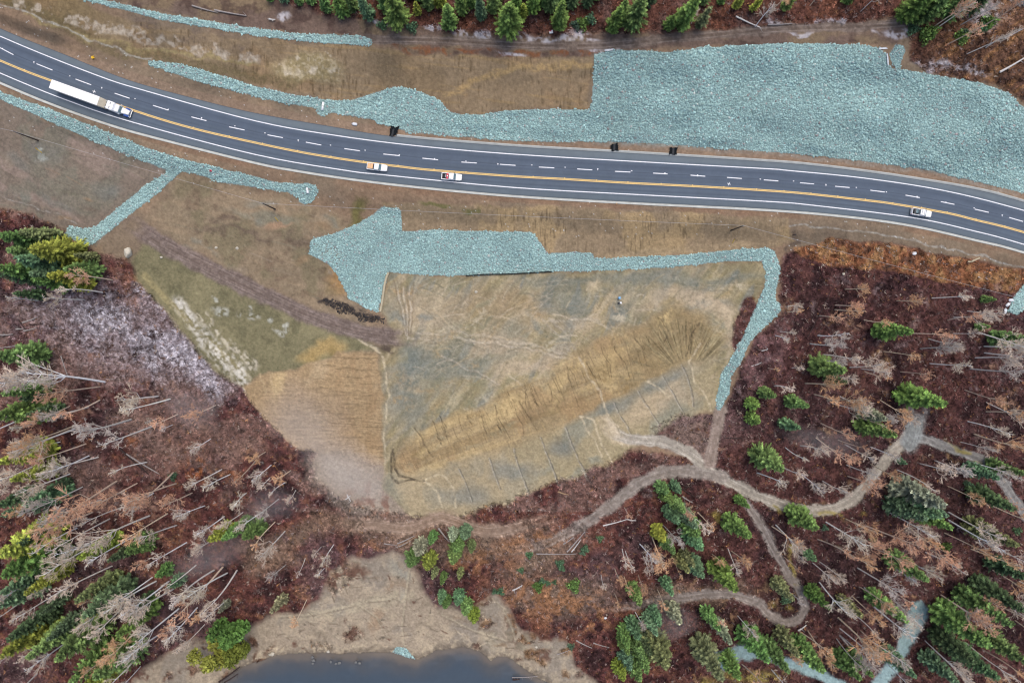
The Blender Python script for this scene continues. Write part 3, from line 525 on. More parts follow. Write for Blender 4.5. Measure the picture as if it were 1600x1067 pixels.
# tracks
for pts, hw, rgb, soft in TRACKS:
    pts = smooth_line(pts, 4); d = line_d(wu * .6 + u * .4, wv * .6 + v * .4, pts, hw + soft + 4); m = 1 - sstep(hw - soft * .5, hw + soft * .5, d + 5 * (nC - .5))
    for ex, ey, er in ((640,530,34),(955,672,36),(760,862,240),(920,950,160),(900,805,150),(520,835,80),(205,352,30),(1436,640,26)):
        if min(math.hypot(pts[0][0] - ex, pts[0][1] - ey), math.hypot(pts[-1][0] - ex, pts[-1][1] - ey)) < 3: m = m * sstep(0, 1, np.hypot(u - ex, v - ey) / er + .25 * (nC - .5))
    mix(m, rgb, .92); mix(m * band(nD, .5, .7), tuple(min(255, x + 18) for x in rgb), .5)
    mix((1 - sstep(1.2, 2.6, np.abs(d - hw * .5))) * m, tuple(x - 16 for x in rgb), .35); mix((1 - sstep(.8, 2.2, np.abs(d - hw * .75))) * m * band(nC, .4, .55), tuple(min(255, x + 26) for x in rgb), .5); scrub *= (1 - m)
    pa_ = np.asarray(pts); tg = np.gradient(pa_, axis=0); tg /= np.linalg.norm(tg, axis=1)[:, None] + 1e-9; nm_ = np.stack([-tg[:, 1], tg[:, 0]], 1); mm_ = m * (.35 + .65 * band(nC, .35, .6))
    for o_, c_, a_ in ((.5, 44, .75), (-.5, 42, .75), (.05, -34, .65), (.72, -16, .45), (-.75, -18, .45), (.3, 14, .4)):
        stroke([tuple(q) for q in pa_ + nm_ * hw * o_], .5, tuple(min(255, x + c_) for x in rgb), a_, 1.6, mm_)
for a in ((1350,790,16,8,-.6),(1290,805,24,4,0),(1215,800,12,4,.3),(1500,695,20,5,.3),(1470,645,8,10),(1540,725,16,6,.5),(1244,890,5,26,-.4),(1225,945,10,6),(1105,1075,20,12),(1180,1062,40,10),(1120,815,16,5),(1240,850,10,10)): mix(blob(*a, soft=.6) * band(nC, .38, .56), (150,136,70), .8)
for k in range(240):
    cx, cy = RNG.uniform(1000, 1610), RNG.uniform(440, 1075); dab(cx, cy, RNG.uniform(5, 15), RNG.uniform(3, 8), RNG.uniform(0, 3), ((136,108,90), (54,40,42), (122,102,96), (146,118,88), (62,46,46), (104,74,66), (116,100,100))[k % 7], .68, (scrub > .5), .7, nD)  # darkest dabs paint undergrowth shadow into the floor colour, tan ones are grass
for k in range(130):
    cx, cy = RNG.uniform(0, 600), RNG.uniform(580, 1040); dab(cx, cy, RNG.uniform(6, 18), RNG.uniform(4, 10), RNG.uniform(0, 3), ((142,112,94), (128,104,100), (58,42,42), (146,108,80), (70,48,46))[k % 5], .55, (scrub > .5), .7, nD)
mix(L([(500,468),(530,478),(570,492),(598,502)], 6, 5, 1) * band(nC, .34, .48), (58,52,52), .9); mix(blob(610,538,14,7,0) * band(nC, .35, .5), (74,62,58), .85)
mix(L([(1238,365),(1246,378),(1228,392)], 4, 5), (92,80,70), .8)
for pts in ([(-20,-2),(30,16),(90,40),(140,62),(200,82),(235,95)], [(1235,352),(1300,356),(1360,365),(1420,376),(1500,390),(1600,418)]): mix(L(pts, 1.3, 1.5, .8), (164,160,148), .75)
mix(L([(930,223),(1050,228),(1200,240),(1300,250),(1450,268),(1590,302)], 3.5, 4, .8), (150,154,146), .7)
mix(bs, (92,60,58), .95); scrub = np.maximum(scrub, bs)
for k in range(900):
    lw_ = k % 5 < 3; cx = RNG.uniform(1120, 1610) if lw_ else RNG.uniform(0, 900); cy = RNG.uniform(440, 1075) if lw_ else RNG.uniform(560, 1060); a = RNG.uniform(0, 3.14); l = RNG.uniform(3, 15)
    stroke([(cx, cy), (cx + l * math.cos(a), cy + l * math.sin(a))], RNG.uniform(.0, .5), ((168,154,144), (52,40,40), (150,118,98), (186,178,172), (62,46,44))[k % 5], RNG.uniform(.35, .8), 1.0, (scrub > .5))
# rubble beds and grit
for k, pts in RIP.items():
    m = P(pts, 0); mix(m, (132,158,156), 1); scrub *= (1 - m)
grit = np.zeros(len(u), np.float32)
for pts in GRIT: grit = np.maximum(grit, P(pts))
mix(grit, (146,172,172), .97); mix(grit * band(nC, .52, .66), (128,152,150), .6); mix(blob(1428,970,9,7) , (206,204,186), .85); scrub *= (1 - grit)
mix(blob(510,392,22,14,0,.5) * in_poly(u, v, RIP['central_slope']), (132,122,106), .7)
roadm = (dr > -58) & (dr < 46); scrub[roadm] = 0
mix(((dr > 30) & (dr < 41)).astype(np.float32) * band(nB, .3, .6), (126,96,76), .5)
mix(((dr > -60) & (dr < -44)).astype(np.float32), (138,116,98), .6)
# broad and fine variation of the soil itself
g = (1 + .22 * (nC - .5) + .30 * (nD - .5) + .16 * (nE - .5))
g = g * np.where(scrub > .3, 1 + 1.0 * (nD - .5) + .7 * (nE - .5), 1 + .12 * (nE - .5)); col *= g[:, None]
# speckle: pale chips along the verges
chips = (hash2(np.arange(len(u)), np.arange(len(u)) // 7, 5) > .9968) & (np.abs(dr) < 90) & ~((dr > -50) & (dr < 33)); col[chips] = alb((205,205,200))
# relief: rills, hummocks, pond bed
pond = in_poly(wu * .5 + u * .5, wv * .5 + v * .5, POND)
z = z + (scrub * (nC - .4) * 1.1 + scrub * (nD - .5) * .5 + (nB - .5) * .5 * nrd - groove * .25 - sp * band(ridge, .55, .8) * .04 - ws * band(cross, .6, .8) * .15 - ns * band(tick, .6, .8) * .15) * nrd
z = np.where(pond, np.minimum(z, -20.7), np.where((v > 940) & (u > 180) & (u < 1050), np.maximum(z, -19.85), z)); z = np.clip(z, -26, 40)
SCRUB = scrub.reshape(NV, NU); COLG = col.reshape(NV, NU, 3)
def glook(grid, uu, vv): return grid[np.clip(np.searchsorted(vs, vv), 0, NV - 1), np.clip(np.searchsorted(us, uu), 0, NU - 1)]
ZG = z.reshape(NV, NU)
ii = (np.arange(NV - 1)[:, None] * NU + np.arange(NU - 1)[None, :]).ravel()
ground = build('ground', W(u, v, z), np.stack([ii, ii + NU, ii + NU + 1, ii + 1], -1), M_ground, col, smooth=True)
tag(ground, 'bare brown earth, tan benches and reddish forest floor around the highway', None, None, 'structure')

# ------------------------------------------------------------------ pond
pu = np.arange(270, 1010, 2.0); pv = np.arange(1000, 1330, 2.0); PU, PV = np.meshgrid(pu, pv); a, b = PU.ravel(), PV.ravel()
pd = line_d(a, b, POND[:-6], 90) / 90.0
sh2 = (1 - sstep(.02, .17, pd + .12 * (fbm(a / 12, b / 12, 83) - .5)))
sh = (1 - sstep(.05, .42, pd + .25 * (fbm(a / 30, b / 30, 81) - .5)))
pc = alb((66,77,87))[None] * (1 - sh[:, None]) + alb((82,82,82))[None] * sh[:, None]
pc = pc * (1 - .7 * sh2[:, None]) + alb((118,106,92))[None] * .7 * sh2[:, None]
fl = band(fbm(a / 40, b / 16, 82, 4), .52, .72); pc = pc * (1 + .16 * fl[:, None])
n1 = len(pu); i2 = (np.arange(len(pv) - 1)[:, None] * n1 + np.arange(n1 - 1)[None, :]).ravel()
water = build('pond_water', W(a, b, np.full(len(a), -20.0)), np.stack([i2, i2 + n1, i2 + n1 + 1, i2 + 1], -1), M_water, pc, smooth=True)
tag(water, 'still dark slate pond at the bottom edge', None, None, 'structure')

# ------------------------------------------------------------------ highway
ru = np.arange(-690, 2290, 4.0)
def edge(line): return np.stack([ru, interp(line, ru)], 1)
eA, eU, eY, eL, eK = edge(AUP), edge(WUP), edge(YEL), edge(WLO), edge(KLO)
rows = []; rc = []
def asph(c, n): return alb(np.array(c) * np.array([1.13, 1.20, 1.14])) * (0.88 + 0.24 * n)[:, None]
ln = fbm(ru / 60, ru * 0, 91, 3)
segs = [(eA, eU, [0, .12, .5, .9], [(64,66,76), (92,95,106), (94,97,108), (86,90,103)]), (eU, eY, [0, .1, .22, .3, .42, .47, .5, .53, .62, .72, .8, .9], [(80,85,101), (76,81,98), (70,75,92), (73,78,95), (76,81,98), (76,81,98), (66,70,86), (77,82,99), (72,77,94), (76,81,97), (71,76,92), (78,83,99)]), (eY, eL, [0, .2, .35, .5, .65, .8], [(80,85,101), (72,77,94), (77,82,98), (79,84,100), (72,77,93), (80,85,100)]), (eL, eK, [0, .2, .6, .9, 1.0], [(80,84,98), (82,86,99), (86,90,102), (80,84,95), (66,66,72)])]
for p, q, ts, cs in segs:
    for k, (t, cc) in enumerate(zip(ts, cs)):
        rows.append(p * (1 - t) + q * t); rc.append(asph(cc, fbm(ru / 70, ru * 0 + k * 3.7 + len(rows), 92, 4)))
R = np.stack(rows); nr, n = R.shape[:2]
rv = W(R[..., 0].ravel(), R[..., 1].ravel(), np.zeros(nr * n), .03)
ii = (np.arange(nr - 1)[:, None] * n + np.arange(n - 1)[None]).ravel()
road = build('highway', rv, np.stack([ii, ii + n, ii + n + 1, ii + 1], -1), M_asphalt, np.concatenate(rc), smooth=True)
tag(road, 'dark curving asphalt highway with passing lane', None, None, 'structure')

def ribbon_pts(pts, half, off=0.0, zz=.035):
    """flat strip of half-width 'half' metres along photo-pixel points at road level, shifted 'off' metres to its side"""
    p = W(np.array([a for a, b in pts]), np.array([b for a, b in pts]), np.zeros(len(pts)), zz)
    t = np.gradient(p, axis=0); t[:, 2] = 0; t /= np.linalg.norm(t, axis=1)[:, None]
    nrm = np.stack([-t[:, 1], t[:, 0], 0 * t[:, 0]], 1)
    a = p + nrm * (off + half); b = p + nrm * (off - half); n = len(pts)
    V = np.concatenate([a, b]); i = np.arange(n - 1)
    return V, np.stack([i, i + n, i + n + 1, i + 1], -1)
def merge(parts):
    Vs, Fs, o = [], [], 0
    for V, F in parts: Vs.append(V); Fs.append(np.asarray(F) + o); o += len(V)
    return np.concatenate(Vs), np.concatenate(Fs)
def upts(line): return [(float(x), float(y)) for x, y in zip(ru, interp(line, ru))]
V, F = merge([ribbon_pts(upts(WUP), .12), ribbon_pts(upts(WLO), .12)])
o = build('edge_line_marking', V, F, M_whiteline); tag(o, 'white edge lines along both sides of the highway', None, None, 'structure')
V, F = merge([ribbon_pts(upts(YEL), .11, .17), ribbon_pts(upts(YEL), .11, -.17)] )
o = build('centre_line_marking', V, F, M_yellowline); tag(o, 'double yellow centre line', None, None, 'structure')
DASH = [(-58,52,-36,61.5),(0,75,21,86),(57,100,82,110),(118,124,142.5,133),(179,146,202.5,154),(239,165,263,172.5),(299,183,322.5,189),(358,198.5,382,203.5),(418,211,442,215.5),(478,222.5,502,227),(538,232.5,562.5,236),(599,241,624,243.5),(660,247.5,684.5,250),(721,253.5,745,255),(781,257,805.5,258.7),(842,261.3,866,262.6),(902,264.3,925.5,265.8),(961,268,985,269.2),(1020.5,270.8,1043,272),(1079,274,1102,275.7),(1136,277.5,1159,279.2),(1193.5,281.3,1216,283),(1250,285.8,1272,287.7),(1305,291.3,1327.5,293.3),(1360,297.5,1382.5,300.3),(1415,305.2,1437,309),(1470,315.2,1491.3,319.6),(1523,327,1545,332),(1577,340,1598.5,346.3),(1631,357,1652,364)]
V, F = merge([ribbon_pts([(a, b), ((a + c) / 2, (b + d) / 2), (c, d)], .11) for a, b, c, d in DASH])
o = build('lane_dash_marking', V, F, M_whiteline); tag(o, 'white dashes between the lanes', None, None, 'structure')
DOT = [(53,97),(4,76),(109,119),(159,137),(211,154.5),(263,171),(315,184),(367,197),(414,208),(466,219),(516.5,227),(570.5,235),(624,242),(679,248),(728,252),(778,256),(831,258),(883,261.5),(934,264),(987,267),(1039,270.5),(1090,273.5),(1188,280),(1240,283),(1290.6,288.5),(1338,293),(1385,300),(1433,307),(1478,316),(1522,325),(1566,336)]
V, F = merge([ribbon_pts([(a - .9, b), (a + .9, b + .3)], .11, 0, .04) for a, b in DOT] + [ribbon_pts([(a - .3, b + .6), (a + .2, b + 2.4)], .06, 0, .045) for a, b in DOT[::3]] + [ribbon_pts([(a - 2.5, b - 1), (a + 2.5, b + 1)], .07, 0, .04) for a, b in ((147,143.5),(1139,287.5))] + [ribbon_pts([(a + 1, b - 2.5), (a - 1, b + 2.5)], .07, 0, .045) for a, b in ((147,143.5),(1139,287.5))])
o = build('survey_dot_marking', V, F, M_whiteline); tag(o, 'small white survey dots and crosses painted on the lanes', None, None, 'structure')
V, F = merge([ribbon_pts([(a - .8, b - 1.3), (a + .8, b - 1.0)], .2, 0, .04) for a in (38,302,358,410,465,517,568,622,678,728,833,882,932,981,1033,1082,1131,1182,1225,1267,1309,1352,1395,1440,1480,1525,1570) for b in (float(interp(YEL, a)),)])
o = build('survey_tick_marking', V, F, M_yellowline); tag(o, 'small yellow survey ticks beside the centre line', None, None, 'structure')
def kerb(name, line, u_from, u_to, side, label):
    uu = np.arange(u_from, u_to, 4.0); p = W(uu, interp(line, uu), np.zeros(len(uu)), 0)
    t = np.gradient(p, axis=0); t /= np.linalg.norm(t, axis=1)[:, None]; nn = np.stack([-t[:, 1], t[:, 0], 0 * uu], 1) * side
    prof = [(0.0, -.1), (0.0, .045), (.38, .05), (.44, .17), (.62, .18), (.66, .15), (.68, -.3)]
    V = np.concatenate([p + nn * a + np.array([0, 0, b]) for a, b in prof]); n = len(uu)
    ii = (np.arange(len(prof) - 1)[:, None] * n + np.arange(n - 1)[None]).ravel()
    o = build(name, V, np.stack([ii, ii + 1, ii + n + 1, ii + n], -1), M_conc); tag(o, label, None, None, 'structure')
kerb('kerb', KLO, -690, 2290, -1, 'pale concrete kerb along the lower side of the highway')
kerb('kerb', AUP, 618, 2290, 1, 'pale concrete kerb along the rubble side of the highway')

# ------------------------------------------------------------------ rubble (riprap)
ico_v = np.array([(x, y, z_) for z_ in (-1, 1) for y in (-1, 1) for x in (-1, 1)], float) * .8
ico_f = np.array([(0,2,3,1),(4,5,7,6),(0,1,5,4),(2,6,7,3),(0,4,6,2),(1,3,7,5)])
def stones(name, pts, spacing, size, rgb, mat, rng, soil=.0, jag=3.0, keep=1.0, var=.17, white=.012, tilt=True):
    a = np.asarray(pts); lo = a.min(0) - 6; hi = a.max(0) + 6; st = spacing * S
    gu, gv = np.meshgrid(np.arange(max(lo[0], -70), min(hi[0], 1690), st), np.arange(max(lo[1], -60), min(hi[1], 1120), st))
    gu = gu.ravel() + rng.uniform(-.5, .5, gu.size) * st; gv = gv.ravel() + rng.uniform(-.5, .5, gv.size) * st
    ju = gu + jag * (fbm(gu / 9, gv / 9, 101, 3) - .5) * 2 + rng.normal(0, .5, gu.size); jv = gv + jag * (fbm(gu / 9, gv / 9, 102, 3) - .5) * 2 + rng.normal(0, .5, gu.size)
    m = in_poly(ju, jv, pts) & (rng.random(gu.size) < keep); gu = gu[m]; gv = gv[m]; n = len(gu)
    big = .75 + .6 * fbm(gu / 60, gv / 60, 103, 3)
    p = W(gu, gv, glook(ZG, gu, gv)); s = size * big * np.exp(np.clip(rng.normal(0, .30, n), -.6, .55))
    d = ico_v[None] * (1 + rng.uniform(-.34, .34, (n, 8, 3))) * np.stack([rng.uniform(.7, 1.3, n), rng.uniform(.7, 1.3, n), rng.uniform(.30, .58, n)], 1)[:, None, :]
    an = rng.uniform(0, 6.283, n); c, sn = np.cos(an)[:, None], np.sin(an)[:, None]; tl = rng.normal(0, .30, n)[:, None]
    x, y, zz = d[..., 0], d[..., 1], d[..., 2]; y, zz = y * np.cos(tl) - zz * np.sin(tl), y * np.sin(tl) + zz * np.cos(tl)
    d = np.stack([x * c - y * sn, x * sn + y * c, zz], -1) * s[:, None, None] + p[:, None, :]; d[..., 2] += (s * rng.uniform(.0, .32, n))[:, None]
    k = np.exp(rng.normal(0, var, n))[:, None] * (1 + .25 * (fbm(gu / 40, gv / 40, 104, 3) - .5))[:, None]
    cc = alb(rgb)[None] * k; wsel = rng.random(n) < white; cc[wsel] = alb((214,220,214)) * rng.uniform(.7, 1.0, (wsel.sum(), 1)); rs = rng.random(n) < (.03 if white > .005 else 0); cc[rs] = alb((158,152,150)) * k[rs]
    V = d.reshape(-1, 3); F = (ico_f[None] + (np.arange(n) * 8)[:, None, None]).reshape(-1, 4)
    return build(name, V, F, mat, np.repeat(cc, 8, 0))
RLAB = {'upper_strip': 'narrow teal rubble strip along the top of the cut slope', 'north_slope': 'wide teal rubble slope above the highway', 'small_mound': 'small teal rubble mound beside the big rubble slope', 'ditch_strip': 'teal rubble ditch lining with a side arm below the highway', 'central_slope': 'teal rubble slope with a long tail below the highway', 'roadside_strip': 'teal rubble strip entering the wood by white sacks', 'pond_heap': 'small teal rubble heap at the pond edge'}
rr = np.random.default_rng(21)
for k, pts in RIP.items():
    o = stones('rubble', pts, .30 if k == 'north_slope' else .28, .195 if k == 'north_slope' else .175, (163,194,190), M_rock, rr)
    tag(o, RLAB[k], None, None, 'stuff')
o = stones('mulch', [(498,463),(510,466),(535,474),(560,486),(585,493),(603,500),(600,508),(575,503),(548,492),(525,484),(505,472)], .26, .17, (58,53,51), M_rock, rr, var=.3, white=.004, jag=6, keep=.5); tag(o, 'black charred mulch heaped beside the dirt track', None, None, 'stuff')

# ------------------------------------------------------------------ scrub: twig tufts over the forest floor
def tufts(n, seed, smin, smax, sel=.25):
    r = np.random.default_rng(seed)
    a = r.uniform(-70, 1670, n * 3); b = r.uniform(-60, 1130, n * 3); sc_ = glook(SCRUB, a, b)
    m = np.nonzero(r.random(n * 3) < sc_ * (sc_ > sel))[0][:n]; a, b = a[m], b[m]; n = len(a)
    p = W(a, b, glook(ZG, a, b)); c = glook(COLG, a, b)
    k = 5; V = np.zeros((n, k, 3, 3), np.float32); ang = r.uniform(0, 6.283, (n, k)); s = r.uniform(smin, smax, n)[:, None] * r.uniform(.6, 1.3, (n, k))
    dx, dy = np.cos(ang), np.sin(ang); up = r.uniform(.25, 1.0, (n, k)); wd = s * r.uniform(.10, .24, (n, k))
    base = p[:, None, :] + np.stack([dx, dy, 0 * dx], -1) * (s * .08)[..., None]
    V[:, :, 0] = base + np.stack([-dy * wd, dx * wd, 0 * dx - .05], -1); V[:, :, 1] = base + np.stack([dy * wd, -dx * wd, 0 * dx - .05], -1)
    V[:, :, 2] = base + np.stack([dx * s, dy * s, up * s], -1)
    t = np.exp(r.normal(0.08, 1, n) * np.where(c.mean(1) > .19, .16, .42)); hue = r.random(n); cc = c * t[:, None]
    cc = np.where((hue < .025)[:, None], alb((140,104,72))[None] * t[:, None], cc); cc = np.where(((hue > .05) & (hue < .13))[:, None], alb((128,112,108))[None] * t[:, None] * .9, cc); cc = np.where((hue > .985)[:, None], alb((186,170,156))[None], cc); cc = np.where(((hue > .22) & (hue < .34))[:, None], cc * 0.62, cc)
    return V.reshape(-1, 3), np.arange(n * k * 3).reshape(-1, 3), np.repeat(cc, k * 3, 0)
V, F, cc = tufts(150000, 31, .25, .75)
o = build('undergrowth', V, F, M_scrub, cc); tag(o, 'reddish brown leafless undergrowth covering the forest floor', None, None, 'stuff')

# ------------------------------------------------------------------ tube helper
def tube(pts, radii, sides=5, cap=True):
    P_ = np.asarray(pts, float); n = len(P_); t = np.gradient(P_, axis=0); t /= np.linalg.norm(t, axis=1)[:, None] + 1e-9
    ref = np.where(np.abs(t[:, 2:3]) > .9, np.array([[1., 0, 0]]), np.array([[0, 0, 1.]]))
    a = np.cross(t, ref); a /= np.linalg.norm(a, axis=1)[:, None]; b = np.cross(t, a)
    an = np.arange(sides) * 2 * math.pi / sides
    V = (P_[:, None, :] + np.asarray(radii)[:, None, None] * (np.cos(an)[None, :, None] * a[:, None, :] + np.sin(an)[None, :, None] * b[:, None, :])).reshape(-1, 3)
    F = [[i * sides + j, i * sides + (j + 1) % sides, (i + 1) * sides + (j + 1) % sides, (i + 1) * sides + j] for i in range(n - 1) for j in range(sides)]
    return V, np.array(F)

# ------------------------------------------------------------------ conifers
def conifer_meshes(seed, R, dens, droop, bare):
    """unit-height crown and trunk; R = crown radius / height, bare = share of the stem below the crown"""
    r = np.random.default_rng(seed); V = []; Cc = []; nq = 0
    lev = int(34 * dens); asym = r.uniform(0, 6.283); quads = []
    for i in range(lev):
        t = (i + r.uniform(-.3, .3)) / lev; t = min(max(t, 0), .995); zc = bare + (1 - bare) * t
        prof = (1 - t) ** .78 * min(1, .55 + t * 3.2)
        rad = R * prof; nb = max(4, int((9.5 - 4 * t) * (.8 + .4 * r.random())))
        for j in range(nb):
            an = r.uniform(0, 6.283); Ln = (rad * r.uniform(.62, 1.22) * (1 + .15 * math.cos(an - asym))) + .012
            dx, dy = math.cos(an), math.sin(an); up0 = .28 * (t - .35) - droop; k = max(3, int(Ln / .0105)); k = min(k, 14)
            tone = math.exp(r.normal(-.05, .36))
            for q in range(k):
                f = (q + .6) / k; x = Ln * f; zz = zc + up0 * Ln * f + .35 * Ln * f * f * (.6 if t < .7 else 1.2)
                wl_ = (.022 + .45 * Ln * (1 - f) * .5) * r.uniform(.7, 1.3); th = .0050 * r.uniform(.8, 1.4)
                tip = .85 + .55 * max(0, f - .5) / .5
                for sd in (-1, 1):
                    ca = math.cos(.85 * sd + r.normal(0, .15)); sa = math.sin(.85 * sd + r.normal(0, .15))
                    ex, ey = dx * ca - dy * sa, dx * sa + dy * ca; dz = r.normal(-.12, .22)
                    px, py = dx * x, dy * x; nx, ny = -ey * th, ex * th
                    V += [(px - nx, py - ny, zz), (px + nx, py + ny, zz + .004), (px + ex * wl_ + nx * .35, py + ey * wl_ + ny * .35, zz + dz * wl_), (px + ex * wl_ - nx * .35, py + ey * wl_ - ny * .35, zz + dz * wl_)]
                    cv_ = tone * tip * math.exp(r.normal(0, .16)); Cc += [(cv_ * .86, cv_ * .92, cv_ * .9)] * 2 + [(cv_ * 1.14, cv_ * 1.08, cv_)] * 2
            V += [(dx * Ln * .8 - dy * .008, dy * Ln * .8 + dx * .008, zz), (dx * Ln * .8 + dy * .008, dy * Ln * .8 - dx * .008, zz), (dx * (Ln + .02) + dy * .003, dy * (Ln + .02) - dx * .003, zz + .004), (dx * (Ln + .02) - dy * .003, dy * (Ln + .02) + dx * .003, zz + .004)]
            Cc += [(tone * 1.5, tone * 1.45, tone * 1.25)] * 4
    V = np.array(V); F = np.arange(len(V)).reshape(-1, 4)
    crown = build('crown', V, F, M_needles, np.array(Cc), link=False)
    tv, tf = tube([(0, 0, -.03), (0, 0, .3), (.003, 0, .7), (0, 0, 1.0)], [.014, .011, .006, .0015], 6)
    trunk = build('trunk', tv, tf, M_bark, np.tile(np.array([alb((96,80,70))]), (len(tv), 1)), link=False)
    return crown, trunk
CON = {'narrow': [conifer_meshes(200 + i, .125, 1.1, .30, .10) for i in range(3)], 'mid': [conifer_meshes(210 + i, .165, 1.0, .22, .07) for i in range(4)], 'wide': [conifer_meshes(220 + i, .24, 1.0, .15, .05) for i in range(3)], 'thin': [conifer_meshes(230 + i, .14, .62, .35, .10) for i in range(2)]}
TINT = {'g': (104,134,76), 'y': (136,146,66), 'd': (80,102,70), 'b': (96,126,92), 'p': (132,140,112), 'l': (106,136,70), 'o': (118,126,84)}
TWORD = {'g': 'green', 'y': 'yellow-green', 'd': 'dark green', 'b': 'blue-green', 'p': 'pale greyish', 'l': 'bright green', 'o': 'olive'}
# mode T: (tip u, tip v, height m, kind, tint); mode B: lowest crown point
CONT = [
 (47,387,22,'wide','y'),(77,432,20,'mid','y'),(100,418,16,'wide','g'),(27,404,22,'mid','b'),(0,367,22,'mid','g'),(30,362,17,'mid','o'),(10,389,20,'mid','g'),(45,427,19,'mid','b'),(50,437,18,'mid','g'),(20,460,14,'thin','d'),(-6,417,22,'mid','g'),(115,398,12,'mid','o'),(110,440,10,'mid','o'),(0,430,18,'mid','d'),
 (-8,556,20,'wide','g'),(5,616,20,'mid','g'),(30,625,14,'mid','d'),(-5,654,22,'wide','g'),(40,648,16,'mid','d'),(0,719,22,'mid','y'),(17,756,20,'mid','y'),(70,765,12,'mid','d'),(37,791,20,'mid','b'),(5,808,20,'mid','b'),(-8,790,18,'mid','d'),
 (0,867,24,'wide','y'),(3,896,26,'wide','l'),(25,850,20,'mid','d'),(39,925,22,'narrow','y'),(-2,930,20,'mid','b'),(-4,952,20,'mid','b'),(125,875,22,'narrow','y'),(196,863,14,'wide','g'),(243,901,9,'wide','g'),(262,918,9,'wide','b'),(115,945,24,'narrow','o'),(129,962,25,'mid','b'),(136,968,20,'narrow','y'),(186,991,22,'narrow','l'),(40,1030,24,'mid','g'),(89,1027,24,'wide','g'),(-2,1030,24,'wide','y'),(12,1000,22,'mid','d'),(110,1066,22,'wide','l'),(150,1060,22,'wide','g'),(175,1045,18,'mid','g'),(130,1078,20,'wide','y'),(70,1000,18,'mid','d'),(325,846,16,'mid','y'),(345,845,14,'mid','g'),(382,843,14,'wide','g'),(365,830,13,'mid','g'),(170,880,15,'thin','d'),(95,880,14,'thin','o'),(60,960,15,'thin','d'),(200,960,16,'thin','d'),(340,958,9,'thin','p'),
 (640,885,12,'wide','g'),(654,866,12,'wide','p'),(672,850,11,'mid','g'),(667,890,12,'wide','y'),(647,876,11,'mid','g'),(676,905,9,'thin','o'),(690,912,9,'mid','g'),(706,846,11,'mid','p'),(726,843,12,'mid','b'),(709,882,15,'mid','l'),(712,862,12,'mid','g'),(735,864,10,'mid','o'),(717,905,9,'thin','o'),(686,944,10,'mid','b'),(696,950,8,'wide','g'),(714,944,10,'wide','b'),(727,960,11,'wide','g'),(739,974,10,'wide','y'),(424,958,14,'thin','p'),
 (1052,784,13,'mid','l'),(1064,770,11,'mid','b'),(1042,770,10,'wide','g'),(1070,800,15,'mid','g'),(1060,815,15,'mid','b'),(1084,822,16,'mid','b'),(1097,857,17,'mid','b'),(1090,838,15,'wide','g'),(1040,846,14,'mid','y'),(1052,862,13,'mid','g'),(1075,895,15,'thin','o'),(1100,905,16,'mid','b'),(1085,884,14,'thin','o'),(1052,930,14,'thin','b'),(1000,946,15,'mid','g'),(1151,922,20,'mid','l'),(1171,840,19,'mid','l'),(1064,977,16,'thin','p'),
 (1026,994,15,'mid','b'),(1032,980,13,'mid','b'),(985,1011,14,'mid','g'),(998,998,13,'wide','b'),(981,1022,12,'mid','g'),(1007,1032,14,'mid','g'),(1042,1042,20,'wide','o'),(987,1047,12,'wide','b'),(973,1061,11,'wide','y'),(1000,1064,12,'wide','g'),(1012,1050,15,'mid','g'),(1015,1020,13,'mid','d'),(1123,985,15,'mid','g'),(1145,1008,17,'thin','p'),(1125,1062,24,'mid','o'),(1201,1030,20,'mid','g'),(1157,1060,14,'wide','g'),
 (1171,792,11,'mid','g'),(1186,634,9,'wide','l'),(1186,659,9,'wide','l'),(1223,732,20,'wide','g'),(1214,620,12,'mid','g'),(1264,634,15,'mid','g'),(1250,670,14,'thin','b'),(1322,580,20,'mid','g'),(1325,598,13,'mid','d'),(1480,630,22,'mid','l'),(1398,680,20,'mid','g'),(1385,655,15,'mid','p'),(1562,745,15,'mid','b'),(1418,725,5,'wide','b'),(1524,760,5,'wide','b'),(1477,790,24,'mid','p'),(1474,806,22,'mid','b'),(1592,795,20,'mid','d'),(1602,742,16,'mid','g'),(1428,518,20,'mid','l'),(1548,510,6,'wide','g'),(1556,467,6,'wide','g'),(1610,530,16,'mid','g'),
 (1277,828,19,'mid','l'),(1447,812,20,'mid','b'),(1488,829,20,'mid','g'),(1480,803,18,'mid','b'),(1592,852,22,'mid','o'),(1449,904,20,'mid','g'),(1418,974,22,'narrow','g'),(1295,949,15,'mid','l'),(1241,938,16,'mid','o'),(1275,877,7,'wide','b'),(1586,978,24,'mid','g'),(1604,955,22,'mid','d'),(1547,1008,24,'mid','g'),(1525,1036,20,'mid','d'),(1432,1060,18,'mid','b'),(1251,1026,18,'thin','o'),(1286,1049,20,'mid','g'),(1234,1050,20,'mid','g'),(1364,1058,16,'mid','g'),(1342,1062,16,'mid','g'),(1350,965,15,'thin','o'),(1560,1060,20,'mid','d'),(1612,1040,20,'mid','g'),(1500,1070,18,'mid','b'),(1605,905,16,'mid','d')]
